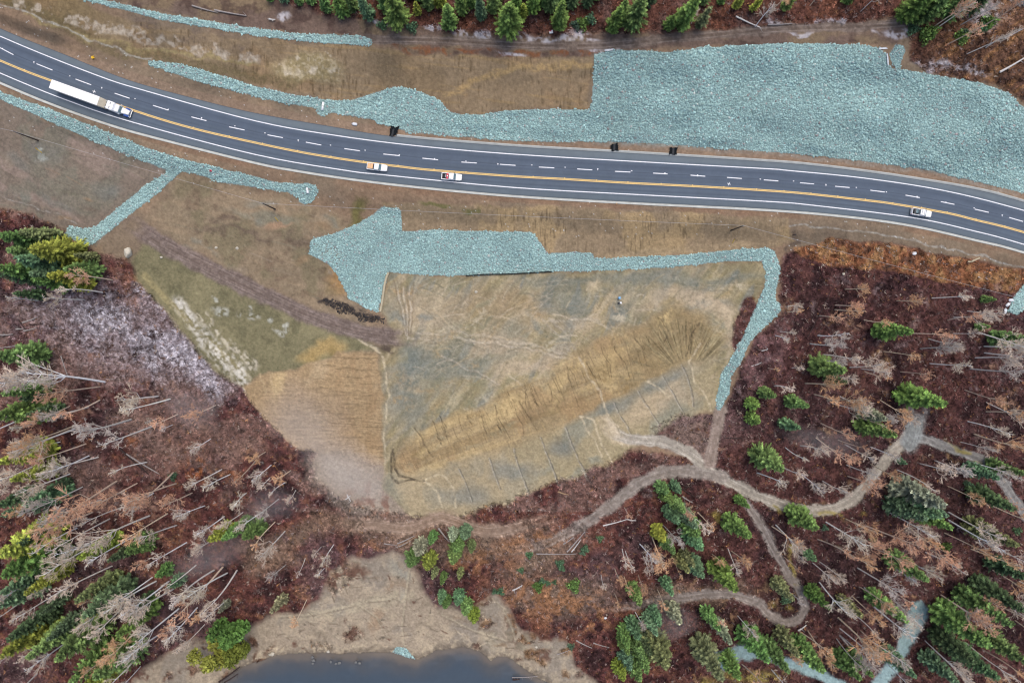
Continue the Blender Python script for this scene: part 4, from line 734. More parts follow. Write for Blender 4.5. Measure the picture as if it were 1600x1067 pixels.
CONB = [(470,10,8,'mid','g'),(488,6,8,'wide','g'),(512,20,10,'mid','g'),(535,24,10,'wide','l'),(555,19,12,'mid','g'),(577,32,14,'mid','b'),(607,22,14,'mid','g'),(622,35,15,'wide','l'),(654,25,7,'mid','y'),(672,16,11,'mid','g'),(690,12,12,'mid','y'),(702,46,14,'mid','l'),(722,22,14,'mid','l'),(738,12,12,'mid','g'),(752,33,14,'narrow','b'),(770,20,13,'mid','g'),(792,48,16,'wide','l'),(806,22,12,'mid','l'),(818,30,8,'mid','y'),(832,20,14,'mid','l'),(850,12,12,'mid','g'),(872,46,16,'mid','l'),(858,16,12,'wide','g'),(892,12,12,'mid','d'),(916,12,12,'mid','d'),(955,52,15,'mid','l'),(966,36,13,'mid','l'),(987,41,16,'wide','g'),(1010,12,13,'mid','d'),(1043,47,8,'wide','l'),(1062,42,18,'mid','l'),(1090,44,12,'thin','o'),(1096,6,11,'mid','g'),(1123,10,9,'narrow','l'),(1147,15,9,'narrow','y'),(1174,20,9,'thin','y'),(1222,18,12,'narrow','l'),(1320,6,10,'mid','g'),
 (1407,29,16,'wide','l'),(1420,22,15,'mid','l'),(1435,30,16,'wide','g'),(1450,20,15,'mid','l'),(1474,24,16,'wide','g'),(1495,10,14,'mid','g'),(1511,18,11,'wide','d'),(600,-5,14,'wide','g'),(640,-8,14,'mid','g'),(660,-4,14,'wide','g'),(780,-4,14,'mid','g'),(820,-6,14,'mid','g'),(840,0,12,'mid','b'),(880,-4,15,'wide','g'),(930,-3,14,'mid','g'),(424,4,8,'mid','g'),(447,2,8,'wide','b')]
SMALL = [(1424,48,2.5),(1443,58,3.5),(1452,52,3),(1542,37,3),(1530,46,2.5),(1500,60,3),(1506,54,2.5),(900,41,2.5),(910,39,3),(922,32,2.5),(937,840,1.8),(914,856,2),(910,862,1.6),(874,879,2.2),(878,887,1.6),(841,914,2.8),(847,906,1.8),(856,910,1.4),(866,908,1.4),(896,912,3.4),(827,866,1.8),(814,889,1.8),(782,922,2.2),(773,923,1.5),(1288,824,1.6),(1363,843,1.8),(1475,853,2.6),(1527,903,2.8),(272,743,2.2),(644,45,2.5),(598,41,2.2),(892,1008,1.8),(1586,828,2.0),(1226,935,2.4)]
REPORT_TREES = []
def tip_to_base(tu, tv, h):
    zb = -8.0
    for _ in range(6):
        k = (1 - (zb + h) / H) / S; x, y = (tu - U0) * k, -(tv - V0) * k
        s_ = S / (1 - zb / H); bu, bv = U0 + x * s_, V0 - y * s_; zb = float(height(np.array([bu]), np.array([bv]))[0])
    return bu, bv, zb
# landmarks that anyone can find; trees are told apart by where they stand among their kind
LAND = [('gravel fork',1430,682),('straight grit strip end',1436,948),('gravel path hairpin',1252,962),('lone boulder',200,395),('west end of the pond',352,1060),('frosty clearing',205,515),('stacked grey logs',48,508),('crossed dark logs',215,715),('foot of the misty slope',475,708),('sandy shore corner',300,1000),('lower tip of the rubble',1124,640),('meeting of three tracks',1115,735),('gravel road bend',1270,797),('gravel road at the border',1597,800),('lower right picture corner',1600,1067),('curved grit strip',1155,1010),('lower left picture corner',0,1067),('middle of the left border',0,533),('upper right picture corner',1600,0),('white and red box',861,50),('rubble heap at the pond',632,1024),('white thing in the scrub',948,964),('log jam',632,845),('upper rubble strip end',581,63),('small rubble mound',1402,88),('white sacks',1578,478),('square rubble corner',929,82),('inner rubble elbow',1207,470),('middle of the right border',1600,533),('long white fallen trunk',968,816),('upper path end',1165,790)]
ORD = ['nearest', 'second nearest', 'third nearest', 'fourth nearest', 'fifth nearest', 'sixth nearest', 'seventh nearest', 'eighth nearest', 'ninth nearest', 'tenth nearest', 'eleventh nearest', 'twelfth nearest']
def rank_labels(pos, looks, noun):
    """one label per plant: its look, and its rank by distance from a landmark among its kind"""
    pos = np.asarray(pos, float); lm = np.array([[a, b] for _, a, b in LAND], float)
    d = np.hypot(pos[:, None, 0] - lm[None, :, 0], pos[:, None, 1] - lm[None, :, 1])
    rk = np.argsort(np.argsort(d, axis=0), axis=0)
    out = []
    for i in range(len(pos)):
        j = int(np.argmin(rk[i] * 40 + d[i])); r_ = int(rk[i, j])
        ow = ORD[r_] if r_ < 12 else ''
        out.append('%s, %s %s to the %s' % (looks[i], ow, noun, LAND[j][0]) if r_ < 12 else '%s, well beyond the %s' % (looks[i], LAND[j][0]))
    return out
def vivid(t, r):
    c = lin(TINT[t]) * ALB * np.array([.86, .84, .90]) * np.exp(r.normal(0, .10, 3) * .5 + r.normal(0, .12)); return (*[float(x) for x in c], 1)
cr = np.random.default_rng(5)
trees = []
for tu, tv, h, kind, tint in CONT:
    bu, bv, zb = tip_to_base(tu, tv, h); trees.append((bu, bv, zb, h, kind, tint, (tu + bu) / 2, (tv + bv) / 2))
for bu, bv, h, kind, tint in CONB:
    bv -= 1.0; zb = float(height(np.array([bu]), np.array([bv]))[0]); k = 1.06; trees.append((bu, bv - 2, zb, h, kind, tint, bu, bv - 15))
looks = ['%s %s %s' % ('tall' if t[3] >= 20 else ('young' if t[3] < 10 else 'mid-height'), TWORD[t[5]], {'narrow': 'slender spruce', 'mid': 'spruce', 'wide': 'bushy cedar', 'thin': 'sparse spruce'}[t[4]]) for t in trees]
labs = rank_labels([(t[6], t[7]) for t in trees], looks, 'conifer')
for t, lb_ in zip(trees, labs):
    bu, bv, zb, h, kind, tint = t[:6]; crown, trunk = CON[kind][cr.integers(len(CON[kind]))]
    p = W(np.array([bu]), np.array([bv]), np.array([zb]))[0]
    e = thing('conifer_tree', lb_, 'conifer', p, cr.uniform(0, 6.28), 'conifers around the clearing')
    wdt = h * cr.uniform(.84, 1.08); e.scale = (wdt, wdt, h); e.rotation_euler = (cr.normal(0, .02), cr.normal(0, .02), e.rotation_euler[2])
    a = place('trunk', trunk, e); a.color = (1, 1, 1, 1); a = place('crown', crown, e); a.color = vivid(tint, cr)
# small shrubs
def shrub_mesh(seed):
    r = np.random.default_rng(seed); V = []; Cc = []
    for i in range(420):
        a, b = r.uniform(0, 6.283), r.uniform(-.1, 1.0); q = r.uniform(.35, 1.0) * (1 + .3 * math.sin(3 * a + seed))
        p = np.array([math.cos(a) * math.sqrt(max(0, 1 - b * b)) * q * .55, math.sin(a) * math.sqrt(max(0, 1 - b * b)) * q * .55, .12 + max(b, 0) * q * .85])
        d1 = r.normal(0, 1, 3); d1 /= np.linalg.norm(d1); d2 = np.cross(d1, r.normal(0, 1, 3)); d2 /= np.linalg.norm(d2)
        s = .12 * r.uniform(.6, 1.4); V += [p - d1 * s * .4, p + d2 * s * .5, p + d1 * s, p - d2 * s * .5]; Cc += [(math.exp(r.normal(0, .3)),) * 3] * 4
    f = build('foliage', np.array(V), np.arange(len(V)).reshape(-1, 4), M_needles, np.array(Cc), link=False)
    tv, tf = merge([tube([(0, 0, -.05), (.1 * math.cos(k * 2.1), .1 * math.sin(k * 2.1), .3), (.28 * math.cos(k * 2.1), .28 * math.sin(k * 2.1), .7)], [.03, .02, .008], 4) for k in range(3)])
    return f, build('stems', tv, tf, M_bark, np.tile(alb((96,80,70)), (len(tv), 1)), link=False)
SHR = [shrub_mesh(i) for i in range(3)]
labs = rank_labels([(a, b) for a, b, h in SMALL], ['small bright green shrub' if h > 2 else 'tiny green seedling shrub' for a, b, h in SMALL], 'shrub')
for (a, b, h), lb_ in zip(SMALL, labs):
    e = thing('green_shrub', lb_, 'shrub', W1(a, b), cr.uniform(0, 6.28), 'small green shrubs in the scrub'); e.scale = (h * 1.15, h * 1.15, h)
    f, s_ = SHR[cr.integers(3)]; o = place('foliage', f, e); o.color = vivid('l' if h > 2.5 else 'b', cr); o = place('stems', s_, e); o.color = (1, 1, 1, 1)
# broad leafy trees at the pond edge
def leafy_mesh(seed):
    r = np.random.default_rng(seed); V = []; Cc = []
    lumps = [(r.normal(0, .13), r.normal(0, .13), r.uniform(.35, .85), r.uniform(.11, .17)) for _ in range(9)] + [(0, 0, .86, .13)]
    for lx, ly, lz, lr in lumps:
        tone = math.exp(r.normal(0, .18))
        for i in range(260):
            d = r.normal(0, 1, 3); d /= np.linalg.norm(d); p = np.array([lx, ly, lz]) + d * lr * r.uniform(.45, 1.05)
            d1 = r.normal(0, 1, 3); d1[2] *= .4; d1 /= np.linalg.norm(d1); d2 = np.cross(d1, r.normal(0, 1, 3)); d2 /= np.linalg.norm(d2); s = .030 * r.uniform(.6, 1.4)
            V += [p - d1 * s, p + d2 * s * .7, p + d1 * s, p - d2 * s * .7]; Cc += [(tone * math.exp(r.normal(0, .25)),) * 3] * 4
    return build('crown', np.array(V), np.arange(len(V)).reshape(-1, 4), M_needles, np.array(Cc), link=False)
tv, tf = merge([tube([(0, 0, -.03), (.01, 0, .4), (0, .01, .85)], [.018, .013, .004], 6)] + [tube([(0, 0, .3 + .08 * k), (.07 * math.cos(k * 2.3), .07 * math.sin(k * 2.3), .42 + .08 * k), (.15 * math.cos(k * 2.3), .15 * math.sin(k * 2.3), .5 + .08 * k)], [.008, .005, .002], 4) for k in range(5)])
ltrunk = build('trunk', tv, tf, M_bark, np.tile(alb((96,80,70)), (len(tv), 1)), link=False)
for k, (a, b, h, lab) in enumerate(((348,1008,15,'bushy bright green tree at the pond edge, highest of its clump'), (322,1040,13,'yellow-green bushy tree at the pond edge, lowest of its clump'), (356,1030,12,'rounded olive-green tree leaning over the pond corner'))):
    bu, bv, zb = tip_to_base(a, b, h); p = W(np.array([bu]), np.array([bv]), np.array([zb]))[0]
    e = thing('leafy_tree', lab, 'tree', p, k * 1.3, 'leafy trees at the pond edge'); e.scale = (h * 1.15, h * 1.15, h)
    o = place('trunk', ltrunk, e); o.color = (1, 1, 1, 1); o = place('crown', leafy_mesh(60 + k), e); o.color = vivid('l' if k == 0 else 'y', cr)

# ------------------------------------------------------------------ bare trees
def bare_meshes(seed, spread, n1, up, lo):
    """unit-height leafless tree: bent stem and a fan of limbs and fine twigs"""
    r = np.random.default_rng(seed); bx, by = r.normal(0, .018, 2); cx, cy = r.normal(0, .025, 2)
    st_ = [(bx * math.sin(3 * t) + cx * t, by * math.sin(2.5 * t) + cy * t, t) for t in np.linspace(-.03, 1, 9)]
    tr = tube(st_, [.0096, .0091, .0085, .0078, .0069, .0058, .0045, .0030, .0013], 5)
    parts = []; tw = []
    for i in range(n1):
        t = lo + (1 - lo) * ((i + r.random()) / n1) * .97; k = (t + .03) / 1.03 * 8; i0 = int(min(k, 7)); f = k - i0
        p0 = np.array(st_[i0]) * (1 - f) + np.array(st_[i0 + 1]) * f; an = r.uniform(0, 6.283); q = (1 - t) / (1 - lo)
        Ln = spread * (.45 + 1.35 * q) * r.uniform(.6, 1.2); d = np.array([math.cos(an), math.sin(an), up * r.uniform(.7, 1.7)]); d /= np.linalg.norm(d)
        p1 = p0 + d * Ln * .45; d2 = d + np.array([*r.normal(0, .22, 2), .25]); d2 /= np.linalg.norm(d2); p2 = p1 + d2 * Ln * .55
        parts.append(tube([p0, p1, p2], [.0040, .0028, .0012], 3))
        for m in range(9):
            g_ = r.uniform(.2, 1); s0 = p0 + (p1 - p0) * min(1, g_ / .45) if g_ < .45 else p1 + (p2 - p1) * (g_ - .45) / .55
            dd = d2 + r.normal(0, .42, 3); dd /= np.linalg.norm(dd); l2 = Ln * r.uniform(.2, .48); e1 = s0 + dd * l2 * .5; dd2 = dd + r.normal(0, .35, 3); dd2[2] += .3; dd2 /= np.linalg.norm(dd2)
            tw.append(tube([s0, e1, e1 + dd2 * l2 * .6], [.0017, .0014, .0008], 3))
            for _ in range(4):
                dd3 = dd + r.normal(0, .48, 3); dd3 /= np.linalg.norm(dd3); tw.append(tube([e1, e1 + dd3 * l2 * .6], [.0014, .0009], 3))
    V, F = tr; trunk = build('trunk', V, F, M_bark, np.tile((1., 1., 1.), (len(V), 1)), link=False, smooth=True)
    V1, F1 = merge(parts); V2, F2 = merge(tw); tc_ = {}
    def crown_of(tone): 
        if tone not in tc_: tc_[tone] = build('crown', np.concatenate([V1, V2]), np.concatenate([F1, F2 + len(V1)]), M_twig, np.concatenate([np.tile((1., 1., 1.), (len(V1), 1)), np.tile(1.15 * alb(TT[tone][1]) / alb(TT[tone][0]), (len(V2), 1))]), link=False)
        return tc_[tone]
    return trunk, crown_of
TT = [((178,174,168), (166,156,148), 'grey'), ((206,200,192), (188,172,156), 'pale grey'), ((196,178,154), (188,150,116), 'tan twigged'), ((228,224,218), (186,170,152), 'whitish'), ((188,168,150), (190,150,124), 'russet twigged')]
BARE = [bare_meshes(300 + i, sp_, n_, up_, lo_) for i, (sp_, n_, up_, lo_) in enumerate(((.12,15,1.2,.5),(.14,17,1.3,.45),(.10,12,1.5,.6),(.15,19,1.1,.42),(.12,14,1.4,.55),(.085,9,1.3,.62),(.14,15,1.6,.48),(.11,16,1.0,.5)))]
BT = '''177,438,15 160,457,16 132,468,15 101,589,19 165,597,23 157,604,20 156,625,17 110,634,15 139,636,15 116,665,20 108,672,18 205,655,21 246,663,22 117,670,20 135,693,17 139,712,18 154,714,14 247,619,16 267,623,17 250,653,7 271,663,6 330,685,10 182,752,24 214,755,15 271,738,22 276,755,20 347,733,15 360,741,14 400,719,18 86,600,18 415,706,9 424,726,12 454,735,13 445,754,10 422,746,9 436,779,12 462,766,8 145,800,19 172,810,20 235,805,21 262,802,18 277,820,16 292,847,16 335,890,20 347,887,22 355,895,20 370,891,20 175,884,20 245,907,18 265,907,20 272,919,19 357,935,13 280,950,20 240,900,15 350,807,14 502,854,9 522,850,12 477,872,8 447,882,10 446,829,16 507,887,6 480,935,13 60,640,14 75,655,12 95,690,14 60,725,16 110,740,18 130,760,18 90,775,15 160,780,20 200,790,18 300,770,14 320,790,12 240,770,15 180,835,18 215,835,18 120,825,17 150,850,18 90,860,16 100,920,16 70,900,16 210,930,18 190,925,18 230,965,18 250,990,16 200,1000,16 230,1010,18 120,990,16 60,1050,14 220,1040,12 300,960,14 320,975,12 385,770,12 410,800,14 430,815,14 380,800,13 60,470,10 30,540,10
972,857,13 977,860,12 1000,850,14 1019,839,17 1036,820,14 1077,801,15 1137,856,14 1142,860,12 1112,865,9 1055,877,10 939,897,9 960,887,10 975,900,12 997,897,11 1027,920,12 992,955,9 1109,955,12 1152,961,12 960,927,10 975,792,8 1005,868,10 1060,785,12 1090,800,12
1320,452,11 1305,477,12 1305,484,13 1280,493,12 1230,479,10 1230,487,9 1211,524,10 1218,518,8 1277,524,14 1455,466,13 1511,486,11 1527,519,16 1425,521,14 1545,527,12 1450,529,12 1287,554,16 1380,549,14 1437,545,16 1537,541,18 1537,551,16 1452,568,16 1522,559,14 1345,576,14 1350,580,12 1407,581,13 1572,571,14 1295,588,13 1257,599,16 1210,603,18 1272,616,14 1312,619,14 1292,626,18 1300,630,16 1375,625,13 1282,661,15 1390,649,14 1507,609,15 1542,629,13 1541,643,16 1511,658,16 1522,678,18 1275,684,16 1285,696,15 1250,696,14 1320,694,15 1360,698,12 1227,699,12 1322,726,14 1325,744,14 1402,734,16 1437,724,15 1285,751,14 1252,741,13 1222,729,13 1460,719,13 1480,759,16 1520,769,16 1237,575,8 1350,500,10 1400,470,10 1480,500,12 1590,560,12 1580,640,13 1590,690,14 1500,690,12 1200,575,8
1206,822,16 1212,820,18 1290,815,19 1321,810,14 1352,821,20 1337,837,18 1277,842,17 1305,852,20 1308,853,16 1280,877,14 1270,879,12 1340,887,18 1375,907,15 1425,845,20 1445,862,15 1405,865,15 1482,800,20 1482,812,19 1537,847,18 1475,832,17 1280,909,19 1342,916,15 1350,917,17 1365,947,16 1310,965,20 1325,952,14 1470,929,20 1475,932,16 1540,917,18 1592,907,14 1312,992,18 1307,997,15 1262,985,16 1445,1000,16 1460,1015,18 1507,1002,18 1375,1025,14 1205,1045,14 1500,1030,16 1230,850,12 1225,870,10 1330,930,15 1390,880,12 1420,830,14 1550,890,14 1400,940,14 1570,950,14 1345,985,14 1360,1000,14 1220,1000,12
1455,45,14 1460,47,13 1345,18,9 1180,42,10 1080,37,8 985,20,8 1500,40,12 1520,50,14 1540,75,12 1480,70,12 1510,85,12 1570,60,12 1210,12,9 1265,10,9'''
bl = [tuple(float(x) for x in s.split(',')) for s in BT.split()]
br = np.random.default_rng(9); looks = []; ch = []
fill = np.random.default_rng(77)
while len(bl) < 298:      # the rest of the thicket
    if fill.random() < .66: a, b = fill.uniform(1150, 1600), fill.uniform(450, 1060)
    else: a, b = fill.uniform(20, 400), fill.uniform(620, 1040)
    if float(glook(SCRUB, np.array([a]), np.array([b]))[0]) < .6 or (a < 430 and b > 1000) : continue
    if min(math.hypot(a - q[0], b - q[1]) for q in bl) < 9: continue
    bl.append((round(a), round(b), round(fill.uniform(11, 18))))
for a, b, h in bl:
    lft = a < 470; k = int(br.choice([0, 1, 2, 3, 4], p=[.08, .28, .16, .34, .14] if lft else [.12, .26, .24, .18, .20])); ch.append(k)
    looks.append('%s leafless tree' % ('tall' if h >= 17 else ('short' if h < 11 else 'mid-height')))
labs = rank_labels([(a, b) for a, b, h in bl], looks, 'bare trunk')
for (a, b, h), k, lb_ in zip(bl, ch, labs):
    i = br.integers(len(BARE)); tr, crown_of = BARE[i]; p = W1(a, b)
    e = thing('bare_tree', lb_, 'bare tree', p, br.uniform(0, 6.28), 'leafless trees in the woods'); hh = h * (1.42 if a < 480 else 1.25); wd = max(hh, 9) * br.uniform(.85, 1.15); e.scale = (wd, wd, hh)
    e.rotation_euler = (br.normal(0, .05), br.normal(0, .05), e.rotation_euler[2])
    v_ = 1.6 * math.exp(br.normal(0, .12)); tc = (*[min(.90, float(x * v_)) for x in alb(TT[k][0])], 1)
    o = place('trunk', tr, e); o.color = tc; o = place('crown', crown_of(k), e); o.color = tc

# ------------------------------------------------------------------ fallen logs
LOGS = [(35,504,57,496,.22,1,'grey log across the top of the log stack'),(37,517,57,512,.2,1,'grey log in the lower half of the log stack'),(25,514,38,513,.2,1,'short grey log jutting from the log stack'),(0,523,20,522,.22,1,'grey log lying apart at the border below the log stack'),(45,507,66,506,.2,0,'dark log in the middle of the log stack'),(30,501,40,515,.18,0,'dark log lying crosswise in the log stack'),
 (185,699,232,741,.28,0,'long dark fallen log, upper of the crossed pair'),(197,709,250,741,.22,1,'grey fallen log, lower of the crossed pair'),(75,554,74,588,.15,2,'thin tan pole lying straight in the brown scrub'),(95,556,107,591,.16,1,'thin grey pole lying slanted in the brown scrub'),
 (872,768,889,773,.22,2,'short pale log on red scrub below the bench'),(1065,757,1078,760,.2,0,'dark log at the top of the brush pile'),(1062,766,1080,758,.2,0,'dark log slanting through the brush pile'),(1066,775,1082,785,.22,1,'grey log at the foot of the brush pile'),(1068,765,1090,778,.16,0,'thin dark log on the brush pile'),(1132,684,1160,684,.2,0,'dark log lying level beside the bushy spruce'),
 (620,855,642,844,.22,1,'pale log at the lower edge of the log jam'),(621,849,647,837,.2,1,'pale log at the upper edge of the log jam'),(624,853,650,838,.18,2,'tan log in the middle of the log jam'),(685,825,702,846,.26,1,'pale dead log pointing at the spruce clump'),(600,849,620,851,.16,1,'thin grey log left of the log jam'),(540,780,547,774,.16,3,'short white log on the misty ground'),(542,772,548,783,.14,3,'white branch leaning on the misty ground'),
 (942,821,980,811,.2,3,'long white fallen trunk in the red scrub'),(980,811,994,813,.16,3,'broken end of the white fallen trunk'),(880,850,896,839,.2,1,'pale log above the steep pale log'),(886,862,914,830,.22,1,'steep pale log in the red scrub'),(893,862,908,842,.16,3,'short white log beside the steep pale log'),(838,865,900,865,.16,1,'long thin level grey log in the scrub'),(801,922,816,914,.22,3,'white driftwood log by the damp hollow'),(900,1000,925,1012,.2,1,'grey log above the sandy patch'),(927,1004,952,1011,.16,1,'thin grey log beside the sandy patch'),(870,1022,890,1015,.14,1,'thin pale log on the sandy shore'),
 (1247,985,1260,976,.24,3,'white log beside the path hairpin'),(1462,1012,1487,1011,.24,2,'tan log lying level below the straight grit strip'),(1312,992,1333,1016,.30,1,'thick grey dead trunk in the lower wood'),(1262,527,1302,447,.12,0,'long dark pole lying between bare trees'),(1150,26,1187,43,.2,3,'white fallen log at the top edge of the strip'),(1200,39,1237,37,.16,1,'grey log along the forest edge'),(1562,113,1602,90,.28,3,'white dead trunk beside the rubble corner'),
 (342,1065,375,1041,.26,0,'black log at the pond shoreline'),(350,1066,372,1052,.2,0,'second black log floating at the pond shoreline'),(801,1061,812,1060,.3,0,'dark stump log in the pond corner'),(800,1058,840,1056,.12,1,'thin grey pole across the pond corner'),(300,9,340,20,.2,1,'pale log on the bank above the upper rubble strip'),(335,16,385,25,.22,1,'long pale log on the bank above the upper rubble strip'),(420,30,430,31,.22,3,'short white log in the top scrub'),(1462,800,1466,820,.14,2,'tan pole standing out beside the pale spruce'),(1190,548,1200,545,.14,3,'white stick on mauve scrub below the rubble elbow'),(1174,572,1190,566,.12,3,'thin white stick on mauve scrub beside the rubble tail'),(1384,793,1395,785,.14,1,'short grey stick in the lower wood'),(1392,990,1400,999,.16,2,'tan log across the grit strip')]
LC = [(66,54,52), (158,150,146), (164,136,108), (206,202,198)]
for a, b, c, d, r_, k, lab in LOGS:
    n = 6; t = np.linspace(0, 1, n); uu = a + (c - a) * t; vv2 = b + (d - b) * t + np.sin(t * 3.1) * .6
    zg = height(uu, vv2); zg = np.maximum(zg, -19.9); p = W(uu, vv2, zg, .25 + r_); base = p[0].copy()
    V, F = tube(p - base, np.linspace(r_ * 1.15, r_ * .6, n), 7)
    rg = np.random.default_rng(int(a * 7 + b)); st = [(V, F)]
    for m in range(4):
        i = rg.integers(1, n); q = p[i] - base; dd = rg.normal(0, 1, 3); dd[2] = abs(dd[2]) * .6; dd /= np.linalg.norm(dd); st.append(tube([q, q + dd * rg.uniform(.5, 1.6)], [r_ * .3, r_ * .1], 4))
    V, F = merge(st); o = build('fallen_log', V, F, M_log, np.tile((1., 1., 1.), (len(V), 1))); o.location = base; o.color = (*[float(x) for x in alb(LC[k])], 1); tag(o, lab, 'log', 'fallen logs and dead trunks')

# ------------------------------------------------------------------ vehicles
def bm_obj(name, fill, mat, parent=None, smooth=False):
    b = bmesh.new(); fill(b); bmesh.ops.recalc_face_normals(b, faces=b.faces)
    me = bpy.data.meshes.new(name); b.to_mesh(me); b.free(); me.materials.append(mat)
    if smooth: me.polygons.foreach_set('use_smooth', np.ones(len(me.polygons), bool))
    return place(name, me, parent)
def box(b, x0, x1, y0, y1, z0, z1, bev=.05, tx=0.0, ty=0.0):
    """a box with softened edges; tx, ty pull its top in"""
    r = bmesh.ops.create_cube(b, size=1.0); vs_ = r['verts']
    for q in vs_:
        top = q.co.z > 0
        q.co = Vector((x0 + (x1 - x0) * (q.co.x + .5), y0 + (y1 - y0) * (q.co.y + .5), z0 + (z1 - z0) * (q.co.z + .5)))
        if top:
            q.co.x += tx if q.co.x < (x0 + x1) / 2 else -tx; q.co.y += ty if q.co.y < (y0 + y1) / 2 else -ty
    if bev > 0:
        es = list({e for q in vs_ for e in q.link_edges}); bmesh.ops.bevel(b, geom=es, offset=bev, segments=2, affect='EDGES', profile=.6)
def cyl(b, c, r, d, axis='Y', seg=20, r2=None):
    m = Matrix.Translation(c) @ (Matrix.Rotation(math.pi / 2, 4, 'X') if axis == 'Y' else Matrix.Rotation(math.pi / 2, 4, 'Y') if axis == 'X' else Matrix.Identity(4))
    bmesh.ops.create_cone(b, cap_ends=True, segments=seg, radius1=r, radius2=r if r2 is None else r2, depth=d, matrix=m)
def loft(b, secs):
    """skin over cross-sections given as equal-length lists of points"""
    rings = [[b.verts.new(p) for p in s_] for s_ in secs]; n = len(rings[0])
    for A, B in zip(rings[:-1], rings[1:]):
        for i in range(n): b.faces.new((A[i], A[(i + 1) % n], B[(i + 1) % n], B[i]))
    b.faces.new(rings[0]); b.faces.new(rings[-1])
def ring(x, hw, z0, z1, rb=.12, rt=.22, lean=0.0):
    """rounded rectangle across the vehicle at x"""
    return [(x, -hw, z0 + rb), (x, -hw + rb, z0), (x, hw - rb, z0), (x, hw, z0 + rb), (x + lean, hw, z1 - rt), (x + lean, hw - rt * .7, z1 - rt * .15), (x + lean, hw - rt * 1.6, z1), (x + lean, -hw + rt * 1.6, z1), (x + lean, -hw + rt * .7, z1 - rt * .15), (x + lean, -hw, z1 - rt)]
def wheel(parent, x, y, r, wd):
    t = bm_obj('wheel', lambda b: (cyl(b, (x, y, r), r, wd, seg=22)), M_tyre, parent)
    s_ = 1 if y > 0 else -1
    bm_obj('rim', lambda b: (cyl(b, (x, y + s_ * wd * .5, r), r * .58, .05, seg=16), cyl(b, (x, y + s_ * (wd * .5 + .03), r), r * .2, .05, seg=10)), M_chrome, t)
def heading(line, uu):
    a = W1(uu - 6, float(interp(line, uu - 6))); b = W1(uu + 6, float(interp(line, uu + 6))); return math.atan2(b.y - a.y, b.x - a.x)
def pickup(uu, vv, label, cap):
    t = thing('pickup_truck', label, 'pickup truck', W1(uu, vv, .07), heading(YEL, uu), 'white pickups on the highway'); hw = .98
    def body(b):
        loft(b, [ring(-2.9, hw - .06, .55, 1.02, .1, .06), ring(-2.82, hw, .45, 1.10, .1, .06), ring(-.72, hw, .40, 1.10, .1, .06)])
        loft(b, [ring(-.72, hw, .40, 1.14, .1, .10), ring(1.05, hw, .38, 1.14, .1, .14), ring(1.5, hw, .40, 1.16, .1, .2), ring(2.45, hw - .05, .45, 1.06, .1, .22), ring(2.78, hw - .16, .50, .98, .1, .2), ring(2.90, hw - .34, .55, .86, .1, .12)])
    bd = bm_obj('body', body, M_white, t)
    bm_obj('bed_floor', lambda b: (box(b, -2.72, -.85, -.80, .80, 1.03, 1.115, .02)), M_black, t)
    bm_obj('bed_rail', lambda b: (box(b, -2.85, -.80, -.97, -.82, 1.10, 1.32, .03), box(b, -2.85, -.80, .82, .97, 1.10, 1.32, .03), box(b, -2.87, -2.76, -.82, .82, 1.10, 1.30, .03)), M_white, t)
    bm_obj('cab', lambda b: loft(b, [ring(-.78, .86, 1.10, 1.78, .05, .16, .12), ring(-.5, .90, 1.10, 1.86, .05, .16, .06), ring(.55, .90, 1.10, 1.88, .05, .16, -.05), ring(.62, .88, 1.10, 1.86, .05, .16, -.02)]), M_white, t)
    bm_obj('windscreen', lambda b: loft(b, [ring(.60, .80, 1.16, 1.82, .03, .08, -.02), ring(1.26, .84, 1.13, 1.17, .01, .01)]), M_glass, t)
    bm_obj('rear_window', lambda b: box(b, -.86, -.74, -.66, .66, 1.34, 1.66, .03, .04, .04), M_glass, t)
    for sd_ in (-1, 1):
        bm_obj('side_window', lambda b: (box(b, -.55, .50, sd_ * .895 - .02, sd_ * .895 + .02, 1.30, 1.66, .015, .06)), M_glass, t)
        bm_obj('wing_mirror', lambda b: box(b, .78, .96, sd_ * 1.10 - .12, sd_ * 1.10 + .12, 1.22, 1.42, .04), M_black, t)
        bm_obj('headlight', lambda b: box(b, 2.68, 2.86, sd_ * .68 - .13, sd_ * .68 + .13, .72, .90, .04), M_chrome, t)
        bm_obj('tail_light', lambda b: box(b, -2.93, -2.86, sd_ * .86 - .07, sd_ * .86 + .07, .80, 1.06, .02), M_red, t)
    bm_obj('front_bumper', lambda b: box(b, 2.72, 2.98, -.86, .86, .42, .60, .05), M_steel, t); bm_obj('rear_bumper', lambda b: box(b, -3.02, -2.84, -.88, .88, .42, .58, .04), M_steel, t)
    for x in (-1.85, 1.85):
        for sd_ in (-1, 1): wheel(t, x, sd_ * .84, .39, .27)
    if cap: bm_obj('roof_rack', lambda b: (box(b, -.40, -.34, -.8, .8, 1.92, 1.96, .01), box(b, .28, .34, -.8, .8, 1.92, 1.96, .01)), M_black, t)
    return t
def in_bed(t, name, label, cat, fills, base=1.12):
    """loose load standing in a pickup's bed: a thing of its own"""
    e = thing(name, label, cat, t.matrix_basis @ Vector((-1.8, 0, base)), t.rotation_euler.z)
    for nm, f, m in fills: bm_obj(nm, f, m, e)
pk = pickup(590, 262.3, 'white pickup with a pale orange load filling its bed', False)
in_bed(pk, 'crate_load', 'pale orange crates packed in the bed of a white pickup', 'crate', [('crate', lambda b: (box(b, -.80, .72, -.72, .72, 0, .42, .04)), M_orange), ('lid', lambda b: (box(b, -.78, -.05, -.7, .7, .43, .50, .02), box(b, .02, .70, -.7, .7, .43, .49, .02)), M_orange), ('strap', lambda b: box(b, -.08, -.02, -.74, .74, .02, .52, .01), M_steel)])
pk = pickup(706, 277.3, 'white pickup with a red toolbox behind its cab', False)
